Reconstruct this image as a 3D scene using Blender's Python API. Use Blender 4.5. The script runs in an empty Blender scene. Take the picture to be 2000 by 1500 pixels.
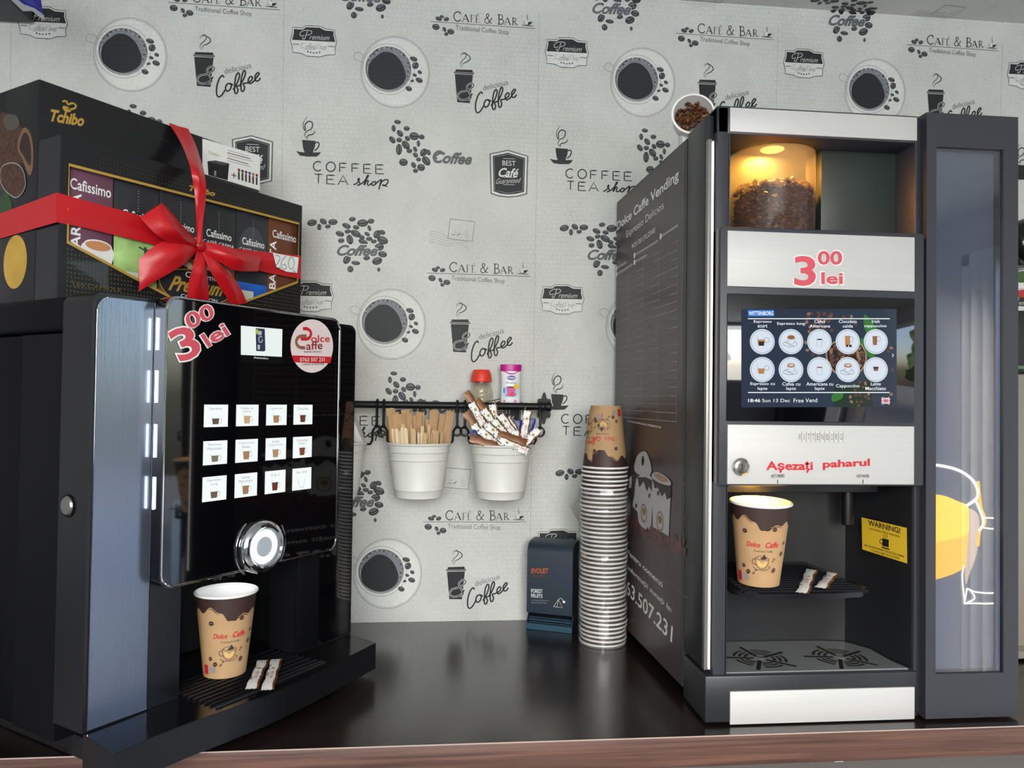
import bpy, bmesh, math, random
from mathutils import Vector, Matrix, noise
V = Vector
random.seed(7)
sc = bpy.context.scene
col = sc.collection
# ------------------------------------------------------------------ camera
FPX = 1496.209
CAM = V((0.63178, -1.64803, 0.47390))
YAW, PIT, ROL = -0.1013056, 0.0205944, 0.0133482
def cam_axes():
    cy, sy, cp, sp, cr, sr = math.cos(YAW), math.sin(YAW), math.cos(PIT), math.sin(PIT), math.cos(ROL), math.sin(ROL)
    r = V((cy, sy, 0)); w = V((-sy*cp, cy*cp, sp)); u = r.cross(w)
    return r*cr + u*sr, u*cr - r*sr, w
CR, CU, CW = cam_axes()
cd = bpy.data.cameras.new('camera'); cam = bpy.data.objects.new('camera', cd); col.objects.link(cam)
cd.sensor_width = 36; cd.lens = FPX/2000*36; cd.clip_start = 0.02
cam.matrix_world = Matrix((( CR.x, CU.x, -CW.x, CAM.x), (CR.y, CU.y, -CW.y, CAM.y), (CR.z, CU.z, -CW.z, CAM.z), (0, 0, 0, 1)))
sc.camera = cam
sc.view_settings.view_transform = 'Standard'
sc.view_settings.look = 'None'
sc.view_settings.exposure = 0.0
sc.view_settings.gamma = 1
sc.cycles.sample_clamp_indirect = 6
sc.cycles.caustics_reflective = False
sc.cycles.caustics_refractive = False
# ------------------------------------------------------------------ sky and daylight
w_ = bpy.data.worlds.new('sky'); sc.world = w_; w_.use_nodes = True
nt = w_.node_tree
sky = nt.nodes.new('ShaderNodeTexSky'); sky.sky_type = 'NISHITA'; sky.sun_disc = False
sky.sun_elevation = math.radians(35); sky.sun_rotation = math.radians(200); sky.dust_density = 3
bg = nt.nodes['Background']; bg.inputs[1].default_value = 1.25
nt.links.new(sky.outputs[0], bg.inputs[0])
def area(name, loc, look, sx, sy, power, colr):
    l = bpy.data.lights.new(name, 'AREA'); l.shape = 'RECTANGLE'; l.size = sx; l.size_y = sy; l.energy = power; l.color = colr
    o = bpy.data.objects.new(name, l); col.objects.link(o); o.location = loc
    o.rotation_euler = (V(look)-V(loc)).to_track_quat('-Z', 'Z').to_euler()
    return o
# added area lamp for daylight; unseen front window placed to light the wall
area('added_daylight', (0.5, -3.03, 0.74), (0.6, 0, 0.60), 1.9, 1.02, 49, (0.915, 0.975, 1.0))
# ------------------------------------------------------------------ pixel rays of the photograph, used to find points on real planes
def ray(x, y): return CR*((x-1000)/FPX) - CU*((y-750)/FPX) + CW
def hit(px, P, n):
    d = ray(*px); t = ((P-CAM).dot(n))/(d.dot(n)); return CAM + d*t
def onz(x, y, z=0): return hit((x, y), V((0, 0, z)), V((0, 0, 1)))
def ony(x, y, Y): return hit((x, y), V((0, Y, 0)), V((0, 1, 0)))
# ------------------------------------------------------------------ materials
def lin(c):
    if isinstance(c, str):
        c = [int(c[i:i+2], 16)/255 for i in (0, 2, 4)]
    return [x/12.92 if x <= .04045 else ((x+.055)/1.055)**2.4 for x in c]
MATS = {}
def mat(name, c='808080', rough=.5, metal=0, coat=0, spec=.5, em=None, es=0, aniso=0, alpha=None, trans=0, bump=None, var=None):
    if name in MATS: return MATS[name]
    m = bpy.data.materials.new(name); m.use_nodes = True; MATS[name] = m
    n = m.node_tree.nodes; L = m.node_tree.links; b = n['Principled BSDF']
    b.inputs['Base Color'].default_value = (*lin(c), 1)
    b.inputs['Roughness'].default_value = rough; b.inputs['Metallic'].default_value = metal
    b.inputs['Coat Weight'].default_value = coat; b.inputs['Coat Roughness'].default_value = .03
    b.inputs['Specular IOR Level'].default_value = spec
    b.inputs['Transmission Weight'].default_value = trans
    if em: b.inputs['Emission Color'].default_value = (*lin(em), 1); b.inputs['Emission Strength'].default_value = es
    if var:   # (scale vector, amount): soft mottling of the colour
        tc = n.new('ShaderNodeTexCoord'); mp = n.new('ShaderNodeMapping'); mp.inputs['Scale'].default_value = var[0]
        nz = n.new('ShaderNodeTexNoise'); nz.inputs['Scale'].default_value = 1; nz.inputs['Detail'].default_value = 5
        mr = n.new('ShaderNodeMapRange'); mr.inputs['From Min'].default_value = .3; mr.inputs['From Max'].default_value = .7
        mr.inputs['To Min'].default_value = 1-var[1]; mr.inputs['To Max'].default_value = 1+var[1]
        mx = n.new('ShaderNodeMix'); mx.data_type = 'RGBA'; mx.blend_type = 'MULTIPLY'; mx.inputs[0].default_value = 1
        mx.inputs[6].default_value = (*lin(c), 1)
        L.new(tc.outputs['Object'], mp.inputs[0]); L.new(mp.outputs[0], nz.inputs[0]); L.new(nz.outputs[0], mr.inputs[0])
        L.new(mr.outputs[0], mx.inputs[7]); L.new(mx.outputs[2], b.inputs['Base Color'])
    if bump:
        tc = n.new('ShaderNodeTexCoord'); mp = n.new('ShaderNodeMapping'); mp.inputs['Scale'].default_value = bump[0]
        nz = n.new('ShaderNodeTexNoise'); nz.inputs['Scale'].default_value = 1; nz.inputs['Detail'].default_value = 3
        bp = n.new('ShaderNodeBump'); bp.inputs['Strength'].default_value = bump[1]; bp.inputs['Distance'].default_value = .001
        L.new(tc.outputs['Object'], mp.inputs[0]); L.new(mp.outputs[0], nz.inputs[0]); L.new(nz.outputs[0], bp.inputs['Height'])
        L.new(bp.outputs[0], b.inputs['Normal'])
    return m
def emat(name, c, s=1.0, rough=.5):
    return mat(name, '101010', rough, em=c, es=s)
def clear(name, tint, gloss=.12, rough=.03, frost=0, cap=.6):
    """thin clear sheet: transparent with a fresnel reflection"""
    if name in MATS: return MATS[name]
    m = bpy.data.materials.new(name); m.use_nodes = True; MATS[name] = m
    n = m.node_tree.nodes; L = m.node_tree.links; n.clear()
    o = n.new('ShaderNodeOutputMaterial'); t = n.new('ShaderNodeBsdfTransparent'); g = n.new('ShaderNodeBsdfGlossy'); mx = n.new('ShaderNodeMixShader')
    t.inputs[0].default_value = (*lin(tint), 1); g.inputs['Roughness'].default_value = rough
    fr = n.new('ShaderNodeFresnel'); fr.inputs[0].default_value = 1.45
    ad = n.new('ShaderNodeMath'); ad.operation = 'ADD'; ad.inputs[1].default_value = gloss
    mn = n.new('ShaderNodeMath'); mn.operation = 'MINIMUM'; mn.inputs[1].default_value = cap; L.new(fr.outputs[0], ad.inputs[0]); L.new(ad.outputs[0], mn.inputs[0]); L.new(mn.outputs[0], mx.inputs[0]); L.new(t.outputs[0], mx.inputs[1]); L.new(g.outputs[0], mx.inputs[2]); 
    if frost:
        df = n.new('ShaderNodeBsdfTranslucent'); dd = n.new('ShaderNodeBsdfDiffuse'); a2 = n.new('ShaderNodeMixShader'); m2 = n.new('ShaderNodeMixShader'); a2.inputs[0].default_value = .5; m2.inputs[0].default_value = frost
        L.new(df.outputs[0], a2.inputs[1]); L.new(dd.outputs[0], a2.inputs[2]); L.new(mx.outputs[0], m2.inputs[1]); L.new(a2.outputs[0], m2.inputs[2]); L.new(m2.outputs[0], o.inputs[0])
    else: L.new(mx.outputs[0], o.inputs[0])
    return m
BLK = mat('matte_black_plastic', '0d0d10', .5, spec=.12, bump=((900, 900, 900), .05))
BLK2 = mat('satin_black_plastic', '131316', .28)
INNER = mat('black_inner_plastic', '0c0c0d', .5)
GLOSSB = mat('gloss_black', '050507', .04, coat=.6)
CHROME = mat('chrome', 'd8d8da', .07, metal=1)
ALU = mat('brushed_aluminium', 'c6c5c4', .5, metal=.12, bump=((4, 30, 700), .12), var=((3, 3, 260), .02))
STEEL = mat('tray_steel', '8c9090', .34, metal=.35, bump=((40, 40, 40), .1))
WHITE = mat('white_print', 'f2f2f0', .5)
BLACKP = mat('black_print', '141416', .5)
RED = mat('red_print', 'c8202c', .45)
PINKR = mat('faded_red_print', 'd2505e', .4)
GOLD = mat('gold_print', 'c9a24a', .35, metal=.3)
KRAFT = mat('kraft_paper', 'b9946a', .7, var=((60, 60, 60), .05))
BROWN = mat('dark_brown_print', '3a2622', .55)
BEANM = mat('roast_bean', '5d351b', .38, var=((90, 90, 90), .3))
def wm(o): return (wm(o.parent) @ o.matrix_basis) if o.parent else o.matrix_basis.copy()
# ------------------------------------------------------------------ mesh builder
class MB:
    def __init__(s): s.v = []; s.f = []; s.m = []; s.mats = []; s.uv = None; s.sm = []
    def mi(s, m):
        if m not in s.mats: s.mats.append(m)
        return s.mats.index(m)
    def add(s, vs, fs, m, smooth=False, M=None):
        k = len(s.v); s.v += [(M @ V(v) if M else V(v)) for v in vs]; i = s.mi(m)
        for f in fs: s.f.append([a+k for a in f]); s.m.append(i); s.sm.append(smooth)
        return s
    def box(s, x0, x1, y0, y1, z0, z1, m, bev=0, M=None, seg=2):
        bm = bmesh.new(); bmesh.ops.create_cube(bm, size=1)
        for v in bm.verts: v.co = V(((x0+x1)/2+v.co.x*(x1-x0), (y0+y1)/2+v.co.y*(y1-y0), (z0+z1)/2+v.co.z*(z1-z0)))
        if bev: bmesh.ops.bevel(bm, geom=bm.edges[:], offset=min(bev, .49*min(abs(x1-x0), abs(y1-y0), abs(z1-z0))), segments=seg, profile=.5, affect='EDGES')
        bm.verts.index_update()
        s.add([v.co.copy() for v in bm.verts], [[v.index for v in f.verts] for f in bm.faces], m, bool(bev), M); bm.free(); return s
    def lathe(s, prof, m, seg=32, M=None, smooth=True, a0=0, a1=None):
        full = a1 is None; n = seg if full else seg+1; a1 = 2*math.pi if full else a1
        vs = [(r*math.cos(a0+(a1-a0)*k/seg), r*math.sin(a0+(a1-a0)*k/seg), z) for r, z in prof for k in range(n)]
        fs = []
        for i in range(len(prof)-1):
            for k in range(seg):
                k2 = (k+1) % n
                fs.append([i*n+k, i*n+k2, (i+1)*n+k2, (i+1)*n+k])
        if full and prof[0][0] > 0 and not getattr(s, 'open', False): pass
        return s.add(vs, fs, m, smooth, M)
    def disc(s, r, z, m, seg=32, M=None, flip=False):
        vs = [(r*math.cos(2*math.pi*k/seg), r*math.sin(2*math.pi*k/seg), z) for k in range(seg)]
        f = list(range(seg)); return s.add(vs, [f[::-1] if flip else f], m, False, M)
    def tube(s, pts, r, m, seg=8, closed=False, M=None, cap=True):
        pts = [V(p) for p in pts]; n = len(pts); vs = []; up = None
        for i, p in enumerate(pts):
            a = pts[(i-1) % n] if (closed or i > 0) else p; b = pts[(i+1) % n] if (closed or i < n-1) else p
            t = (b-a).normalized()
            if up is None: up = t.orthogonal().normalized()
            up = (up - t*up.dot(t)).normalized(); bi = t.cross(up)
            rr = r(i/(n-1)) if callable(r) else r
            for k in range(seg): an = 2*math.pi*k/seg; vs.append(p + up*(rr*math.cos(an)) + bi*(rr*math.sin(an)))
        fs = []
        for i in range(n if closed else n-1):
            j = (i+1) % n
            for k in range(seg): k2 = (k+1) % seg; fs.append([i*seg+k, i*seg+k2, j*seg+k2, j*seg+k])
        if cap and not closed: fs.append(list(range(seg))[::-1]); fs.append([(n-1)*seg+k for k in range(seg)])
        return s.add(vs, fs, m, True, M)
    def prism(s, poly, at, h0, h1, m, smooth=False, ms=None):
        """poly (u,v) extruded between h0 and h1 with at(u,v,h)"""
        n = len(poly); vs = [at(u, v, h0) for u, v in poly]+[at(u, v, h1) for u, v in poly]
        s.add(vs, [list(range(n))[::-1], list(range(n, 2*n))], m, False)
        return s.add(vs, [[k, (k+1) % n, n+(k+1) % n, n+k] for k in range(n)], ms or m, smooth)
    def blob(s, c, rx, ry, rz, m, M=None, sub=2, jit=0):
        bm = bmesh.new(); bmesh.ops.create_icosphere(bm, subdivisions=sub, radius=1)
        vs = []
        for v in bm.verts:
            k = 1+jit*noise.noise(v.co*2.3+V(c)*9); q = V((v.co.x*rx*k, v.co.y*ry*k, v.co.z*rz*k))
            vs.append((M @ q if M else q)+V(c))
        bm.verts.index_update(); s.add(vs, [[v.index for v in f.verts] for f in bm.faces], m, True); bm.free(); return s
    def build(s, name, parent=None, fix=True):
        me = bpy.data.meshes.new(name); inv = wm(parent).inverted() if parent else Matrix()
        me.from_pydata([inv @ v for v in s.v], [], s.f)
        for m in s.mats: me.materials.append(m)
        me.polygons.foreach_set('material_index', s.m); me.polygons.foreach_set('use_smooth', s.sm)
        if s.uv:
            ul = me.uv_layers.new(name='UVMap'); d = []
            for f in s.f: d += [c for i in f for c in s.uv[i]]
            ul.data.foreach_set('uv', d)
        me.update()
        if fix:
            bm = bmesh.new(); bm.from_mesh(me); bmesh.ops.remove_doubles(bm, verts=bm.verts, dist=1e-6) if fix == 2 else None
            bm.to_mesh(me); bm.free()
        try: me.set_sharp_from_angle(angle=math.radians(38))
        except Exception: pass
        o = bpy.data.objects.new(name, me); col.objects.link(o)
        if parent: o.parent = parent
        return o
def thing(name, label, cat, loc=(0, 0, 0), rz=0, group=None):
    o = bpy.data.objects.new(name, None); col.objects.link(o); o.empty_display_size = .02
    o.matrix_world = Matrix.Translation(V(loc)) @ Matrix.Rotation(rz, 4, 'Z')
    o.location = loc; o.rotation_euler = (0, 0, rz)
    o['label'] = label; o['category'] = cat
    if group: o['group'] = group
    return o
def tag(o, label, cat, group=None, kind=None):
    o['label'] = label; o['category'] = cat
    if group: o['group'] = group
    if kind: o['kind'] = kind
    return o
def dup(src, M, label=None, group=None):
    c = src.copy(); col.objects.link(c); c.matrix_world = M
    if label: c['label'] = label
    if group: c['group'] = group
    for ch in list(src.children):
        k = ch.copy(); col.objects.link(k); k.parent = c; k.matrix_parent_inverse = ch.matrix_parent_inverse.copy(); k.matrix_basis = ch.matrix_basis.copy()
        for g in list(ch.children):
            q = g.copy(); col.objects.link(q); q.parent = k; q.matrix_basis = g.matrix_basis.copy()
    return c
# ------------------------------------------------------------------ flat surfaces one can print on
class Pl:
    def __init__(s, o, U, W): s.o = V(o); s.U = V(U).normalized(); s.W = V(W).normalized(); s.N = s.U.cross(s.W)
    def at(s, u, v, h=0): return s.o + s.U*u + s.W*v + s.N*h
    def inv(s, x, y): q = hit((x, y), s.o, s.N) - s.o; return (q.dot(s.U), q.dot(s.W))
class Rec:
    def __init__(s, inv): s.items = []; s.inv = inv
def emit(mb, sf, pts, faces, m, h):
    if isinstance(sf, Rec): sf.items.append((pts, faces, m, h))
    else: mb.add([sf.at(u, v, h) for u, v in pts], faces, m)
def smooth(pts, k=4, closed=False):
    n = len(pts); out = []
    for i in range(n if closed else n-1):
        g = lambda j: V(pts[j % n]) if closed else V(pts[max(0, min(n-1, j))])
        a, b, c, d = g(i-1), g(i), g(i+1), g(i+2)
        for q in range(k):
            t = q/k; out.append(tuple(.5*((2*b)+(c-a)*t+(2*a-5*b+4*c-d)*t*t+(3*b-a-3*c+d)*t**3)))
    if not closed: out.append(tuple(pts[-1]))
    return out
def poly(mb, sf, pts, m, h=.0004): emit(mb, sf, list(pts), [list(range(len(pts)))], m, h)
def line(mb, sf, pts, w, m, h=.0006, closed=False, taper=False):
    n = len(pts); L = []; R_ = []
    for i in range(n):
        a = V(pts[(i-1) % n] if (closed or i) else pts[i]); b = V(pts[(i+1) % n] if (closed or i < n-1) else pts[i])
        t = (b-a); t = t.normalized() if t.length > 0 else V((1, 0)); nn = V((-t.y, t.x))
        ww = w*.5*((.25+.75*math.sin(math.pi*i/(n-1))) if taper else 1)
        p = V(pts[i]); L.append(tuple(p+nn*ww)); R_.append(tuple(p-nn*ww))
    fs = [[i, (i+1) % n, n+(i+1) % n, n+i] for i in range(n if closed else n-1)]
    emit(mb, sf, L+R_, fs, m, h)
def ellp(cx, cy, a, b, ang=0, n=16):
    c, s_ = math.cos(ang), math.sin(ang)
    return [(cx+a*math.cos(t)*c-b*math.sin(t)*s_, cy+a*math.cos(t)*s_+b*math.sin(t)*c) for t in [2*math.pi*k/n for k in range(n)]]
def rrect(u0, v0, u1, v1, r, k=5):
    o = []
    for cx, cy, a in ((u1-r, v1-r, 0), (u0+r, v1-r, 90), (u0+r, v0+r, 180), (u1-r, v0+r, 270)):
        for i in range(k+1): t = math.radians(a+90*i/k); o.append((cx+r*math.cos(t), cy+r*math.sin(t)))
    return o
TC = {}
def tmesh(s, shear=0, bold=0, space=1.0):
    key = (s, shear, bold, space)
    if key in TC: return TC[key]
    c = bpy.data.curves.new('t', 'FONT'); c.body = s; c.shear = shear; c.offset = bold; c.space_character = space; c.resolution_u = 3; c.fill_mode = 'FRONT'
    o = bpy.data.objects.new('t', c); col.objects.link(o); bpy.context.view_layer.update()
    me = bpy.data.meshes.new_from_object(o.evaluated_get(bpy.context.evaluated_depsgraph_get()))
    vs = [(v.co.x, v.co.y) for v in me.vertices]; fs = [list(q.vertices) for q in me.polygons]
    bpy.data.objects.remove(o); bpy.data.curves.remove(c); bpy.data.meshes.remove(me)
    x0 = min(v[0] for v in vs); x1 = max(v[0] for v in vs); y0 = min(v[1] for v in vs); y1 = max(v[1] for v in vs)
    TC[key] = ([((x-x0)/(x1-x0), (y-y0)/(y1-y0)) for x, y in vs], fs, (x1-x0)/(y1-y0)); return TC[key]
def text(mb, sf, s, BL, BR, TL, m, h=.0008, shear=0, bold=0, space=1.0):
    vs, fs, _ = tmesh(s, shear, bold, space); b, r, t = V(BL), V(BR), V(TL)
    emit(mb, sf, [tuple(b+(r-b)*x+(t-b)*y) for x, y in vs], fs, m, h)
def ptext(mb, sf, s, BL, BR, TL, m, h=.0008, **k): text(mb, sf, s, sf.inv(*BL), sf.inv(*BR), sf.inv(*TL), m, h, **k)
def P(sf, pts, z=None):
    """photo points (optionally in a zoomed crop (ox,oy,scale)) as points of the surface"""
    if z: pts = [(z[0]+x/z[2], z[1]+y/z[2]) for x, y in pts]
    return [sf.inv(x, y) for x, y in pts]
# ------------------------------------------------------------------ the room
LEAN = 0.036059
WUP = V((0, -math.sin(LEAN), math.cos(LEAN))); WN = V((0, -math.cos(LEAN), -math.sin(LEAN)))
SA, SB = 1.300, 1.343
T2 = LEAN + math.radians(9); WUP2 = V((0, -math.sin(T2), math.cos(T2))); WN2 = V((0, -math.cos(T2), -math.sin(T2)))  # band under the ceiling tilted forward, its shape stands in for a shadow
PA = WUP*SA; PB = PA + WUP2*(SB-SA); ZC = PB.z
def wallat(X, s, h=0):
    if s <= SA: q = WUP*s + WN*h
    elif s <= SB: q = PA + WUP2*(s-SA) + WN2*h
    else: q = PB + V((0, -1, 0))*(s-SB) + V((0, 0, -h))
    return V((X, q.y, q.z))
def wallinv(x, y): q = hit((x, y), V((0, 0, 0)), WN); return (q.x, q.dot(WUP))
def wallpaper(name, base, ink):
    m = bpy.data.materials.new(name); m.use_nodes = True; n = m.node_tree.nodes; L = m.node_tree.links; b = n['Principled BSDF']
    b.inputs['Roughness'].default_value = .55 if not ink else .5; b.inputs['Specular IOR Level'].default_value = .25
    uv = n.new('ShaderNodeTexCoord')
    def nd(t, **k):
        q = n.new(t)
        for a, v in k.items(): setattr(q, a, v)
        return q
    def noise_(sx, sy, det=4):
        mp = nd('ShaderNodeMapping'); mp.inputs['Scale'].default_value = (sx, sy, 1); z = nd('ShaderNodeTexNoise'); z.inputs['Scale'].default_value = 1; z.inputs['Detail'].default_value = det
        L.new(uv.outputs['UV'], mp.inputs[0]); L.new(mp.outputs[0], z.inputs[0]); return z.outputs[0], z.outputs[1]
    def rng(src, a, b_, c, d):
        r = nd('ShaderNodeMapRange'); L.new(src, r.inputs[0])
        for i, v in enumerate((a, b_, c, d)): r.inputs[1+i].default_value = v
        return r.outputs[0]
    def mul(a, b_):
        r = nd('ShaderNodeMath', operation='MULTIPLY'); L.new(a, r.inputs[0]); L.new(b_, r.inputs[1]); return r.outputs[0]
    # woven threads across and along, soft stains, and a cracked mosaic that comes and goes in patches
    th1 = rng(noise_(60, 900)[0], .35, .65, .95, 1.04); th2 = rng(noise_(900, 60)[0], .35, .65, .955, 1.04)
    st = rng(noise_(9, 7, 6)[0], .35, .68, .93, 1.05); spk = rng(noise_(170, 150, 3)[0], .62, .74, 1.0, .84)
    ds = nd('ShaderNodeVectorMath', operation='SCALE'); ds.inputs['Scale'].default_value = .006; L.new(noise_(38, 38, 3)[1], ds.inputs[0])
    ad = nd('ShaderNodeVectorMath', operation='ADD'); L.new(uv.outputs['UV'], ad.inputs[0]); L.new(ds.outputs[0], ad.inputs[1])
    br = nd('ShaderNodeTexBrick'); br.offset = .35; br.inputs['Scale'].default_value = 1; br.inputs['Brick Width'].default_value = .0105; br.inputs['Row Height'].default_value = .0095
    br.inputs['Mortar Size'].default_value = .0006; br.inputs['Mortar Smooth'].default_value = .6; L.new(ad.outputs[0], br.inputs[0])
    patch = rng(noise_(4, 4, 3)[0], .38, .6, 0.15, 1)
    cr = mul(br.outputs['Fac'], patch); crm = rng(cr, 0, 1, 1, .84 if not ink else 1.5)
    f = mul(mul(mul(th1, th2), mul(st, spk)), crm)
    mx = nd('ShaderNodeMix', data_type='RGBA', blend_type='MULTIPLY'); mx.inputs[0].default_value = 1; mx.inputs[6].default_value = (*lin(base), 1)
    L.new(f, mx.inputs[7]); L.new(mx.outputs[2], b.inputs['Base Color'])
    bp = nd('ShaderNodeBump'); bp.inputs['Strength'].default_value = .25; bp.inputs['Distance'].default_value = .0008
    L.new(f, bp.inputs['Height']); L.new(bp.outputs[0], b.inputs['Normal'])
    MATS[name] = m; return m
PAPER = wallpaper('linen_wallpaper', 'd6d6d1', 0)
INK = wallpaper('wallpaper_ink', '2f3033', 1); INK2 = wallpaper('wallpaper_grey_ink', '66676a', 1)
INK3 = wallpaper('wallpaper_pale_ink', 'a9aaa8', 1); LITE = wallpaper('wallpaper_light', 'e4e4df', 0); MID = wallpaper('wallpaper_mid_ink', '83848a', 1)
# --- the repeat of the paper, drawn once from one roll of the photograph
R = Rec(wallinv)
def bean(cx, cy, a, b, ang, z, dark=INK, inner=INK2):
    c = wallinv(z[0]+cx/z[2], z[1]+cy/z[2]); k = 1/z[2]*.00111
    a *= k; b *= k; an = -math.radians(ang)
    if b > a: a, b, an = b, a, an+math.pi/2
    poly(None, R, ellp(c[0], c[1], a, b, an, 14), dark, .0003)
    poly(None, R, ellp(c[0], c[1]+b*.08, a*.8, b*.74, an, 12), inner, .0005)
    sl = [(c[0]+t*a*.85*math.cos(an)-q*b*math.sin(an), c[1]+t*a*.85*math.sin(an)+q*b*math.cos(an)) for t, q in ((-1, .1), (-.5, -.1), (0, -.16), (.5, -.05), (1, .12))]
    line(None, R, sl, b*.34, dark, .0007)
def wl(pts, z, w, m=INK, h=.0006, closed=False, taper=False, k=4, sm=True):
    q = P(R, pts, z); line(None, R, smooth(q, k, closed) if sm else q, w*.00111/z[2], m, h, closed, taper)
def wp(pts, z, m=INK, h=.0004, sm=False): q = P(R, pts, z); poly(None, R, smooth(q, 4, True) if sm else q, m, h)
def wt(s, BL, BR, TL, z, m=INK, h=.0008, **k):
    f = lambda p: wallinv(z[0]+p[0]/z[2], z[1]+p[1]/z[2]); text(None, R, s, f(BL), f(BR), f(TL), m, h, **k)
ZA = (500, 0, 10/3); ZB = (820, 480, 5); ZD = (560, 220, 20/3); ZE = (580, 380, 4.4133); ZS = (820, 380, 5)
# beans scattered beside "Coffee"
for q in [(1443,122,42,26,5),(1392,205,26,42,-5),(1562,207,38,30,0),(1475,272,48,34,50),(1375,355,50,33,50),(1465,357,35,30,0),(1572,337,36,30,45),(1660,307,60,50,5),(1758,317,36,32,0),(1715,403,22,40,-5),(1550,422,60,42,50),(1462,480,38,70,0),(1597,498,35,30,0),(1672,477,24,36,-25),(1782,520,40,55,30),(1845,518,28,38,-30),(1677,552,34,29,45),(1717,610,30,27,0),(1817,630,64,46,50),(1520,647,54,46,0),(1652,683,30,40,-30),(1750,715,50,44,15),(1678,757,32,28,0)]: bean(*q, ZD)
wt('Coffee', (1152,1062), (1405,1075), (1156,985), ZA, INK2, shear=.35, bold=.035)
wl([(1215,992),(1195,985),(1172,992),(1155,1020),(1160,1035),(1180,1030)], ZA, 11, INK2)
# heap of beans above "Coffee"
for q in [(130,243,40,27,-15),(228,232,31,23,30),(310,237,38,25,-5),(192,280,18,27,0),(267,275,24,17,-10),(478,213,28,19,-10),(427,270,36,22,20),(510,283,26,19,10),(566,246,45,31,-5),(638,230,28,21,-10),(624,290,15,25,-20),(371,339,36,22,15),(438,318,26,18,-10),(507,337,44,27,25),(605,341,24,16,30),(690,343,28,36,30),(735,326,26,20,20),(559,368,25,18,10),(623,382,26,18,0),(456,388,27,41,-15),(382,397,26,20,-10),(663,404,24,17,-10),(738,394,47,32,20),(570,408,40,22,20),(710,452,38,31,-10),(738,515,37,26,10),(430,560,28,40,30),(507,590,36,18,5),(601,548,27,19,-10),(692,573,43,31,-20),(461,643,25,27,0),(705,647,13,17,0)]: bean(*q, ZE)
wt('Coffee', (338,538), (700,538), (342,425), ZE, LITE, .0009, shear=.35, bold=.09); wt('Coffee', (342,530), (697,532), (346,432), ZE, INK2, .0012, shear=.35, bold=.04)
# saucer with a cup of black coffee
c0 = wallinv(580+815/ZE[2], 380+1118/ZE[2]); r0 = 282/ZE[2]*.00111
poly(None, R, ellp(*c0, r0, r0*1.04, 0, 48), LITE, .00015)
line(None, R, ellp(*c0, r0, r0*1.04, 0, 48), .0020, INK3, .0003, True); line(None, R, ellp(*c0, r0*.965, r0*1.0, 0, 48), .0009, INK3, .0003, True)
wl([(560,1000),(520,965),(480,962),(460,990),(475,1018),(515,1035),(545,1040)], ZE, 6, INK3, .0004)
c1 = wallinv(580+757/ZE[2], 380+1095/ZE[2]); r1 = 188/ZE[2]*.00111
line(None, R, ellp(*c1, r1*1.12, r1*1.12, 0, 40), .0012, INK3, .0003, True); poly(None, R, ellp(*c1, r1*1.07, r1*1.07, 0, 40), LITE, .0003)
poly(None, R, ellp(*c1, r1, r1, 0, 40), INK2, .0005); poly(None, R, ellp(c1[0]+r1*.015, c1[1]-r1*.03, r1*.955, r1*.955, 0, 40), INK3, .0006); poly(None, R, ellp(c1[0]+r1*.04, c1[1]+r1*.02, r1*.93, r1*.95, 0, 40), MID, .0007)
rng_ = random.Random(3)
for k in range(46):
    t = -.3+k/46*3.4; rr = r1*rng_.uniform(.86, .97); e = r1*rng_.uniform(.015, .05)
    poly(None, R, ellp(c1[0]+rr*math.cos(t), c1[1]+rr*math.sin(t), e, e*.8, t, 7), (INK, INK3, INK2)[k % 3], .0009)
wp([(640,1000),(700,955),(745,948),(795,960),(850,1005),(885,1065),(905,1130),(905,1165),(880,1215),(820,1255),(745,1270),(670,1250),(605,1200),(582,1140),(588,1075),(610,1030)], ZE, INK, .0011, True)
for q in [(973,1000,32,20,15),(989,1055,27,30,30),(1026,1111,19,15,30),(982,1137,18,13,20),(1021,1179,30,21,20),(961,1187,16,11,-20),(931,1254,28,21,20)]: bean(*q, ZE)
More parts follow.
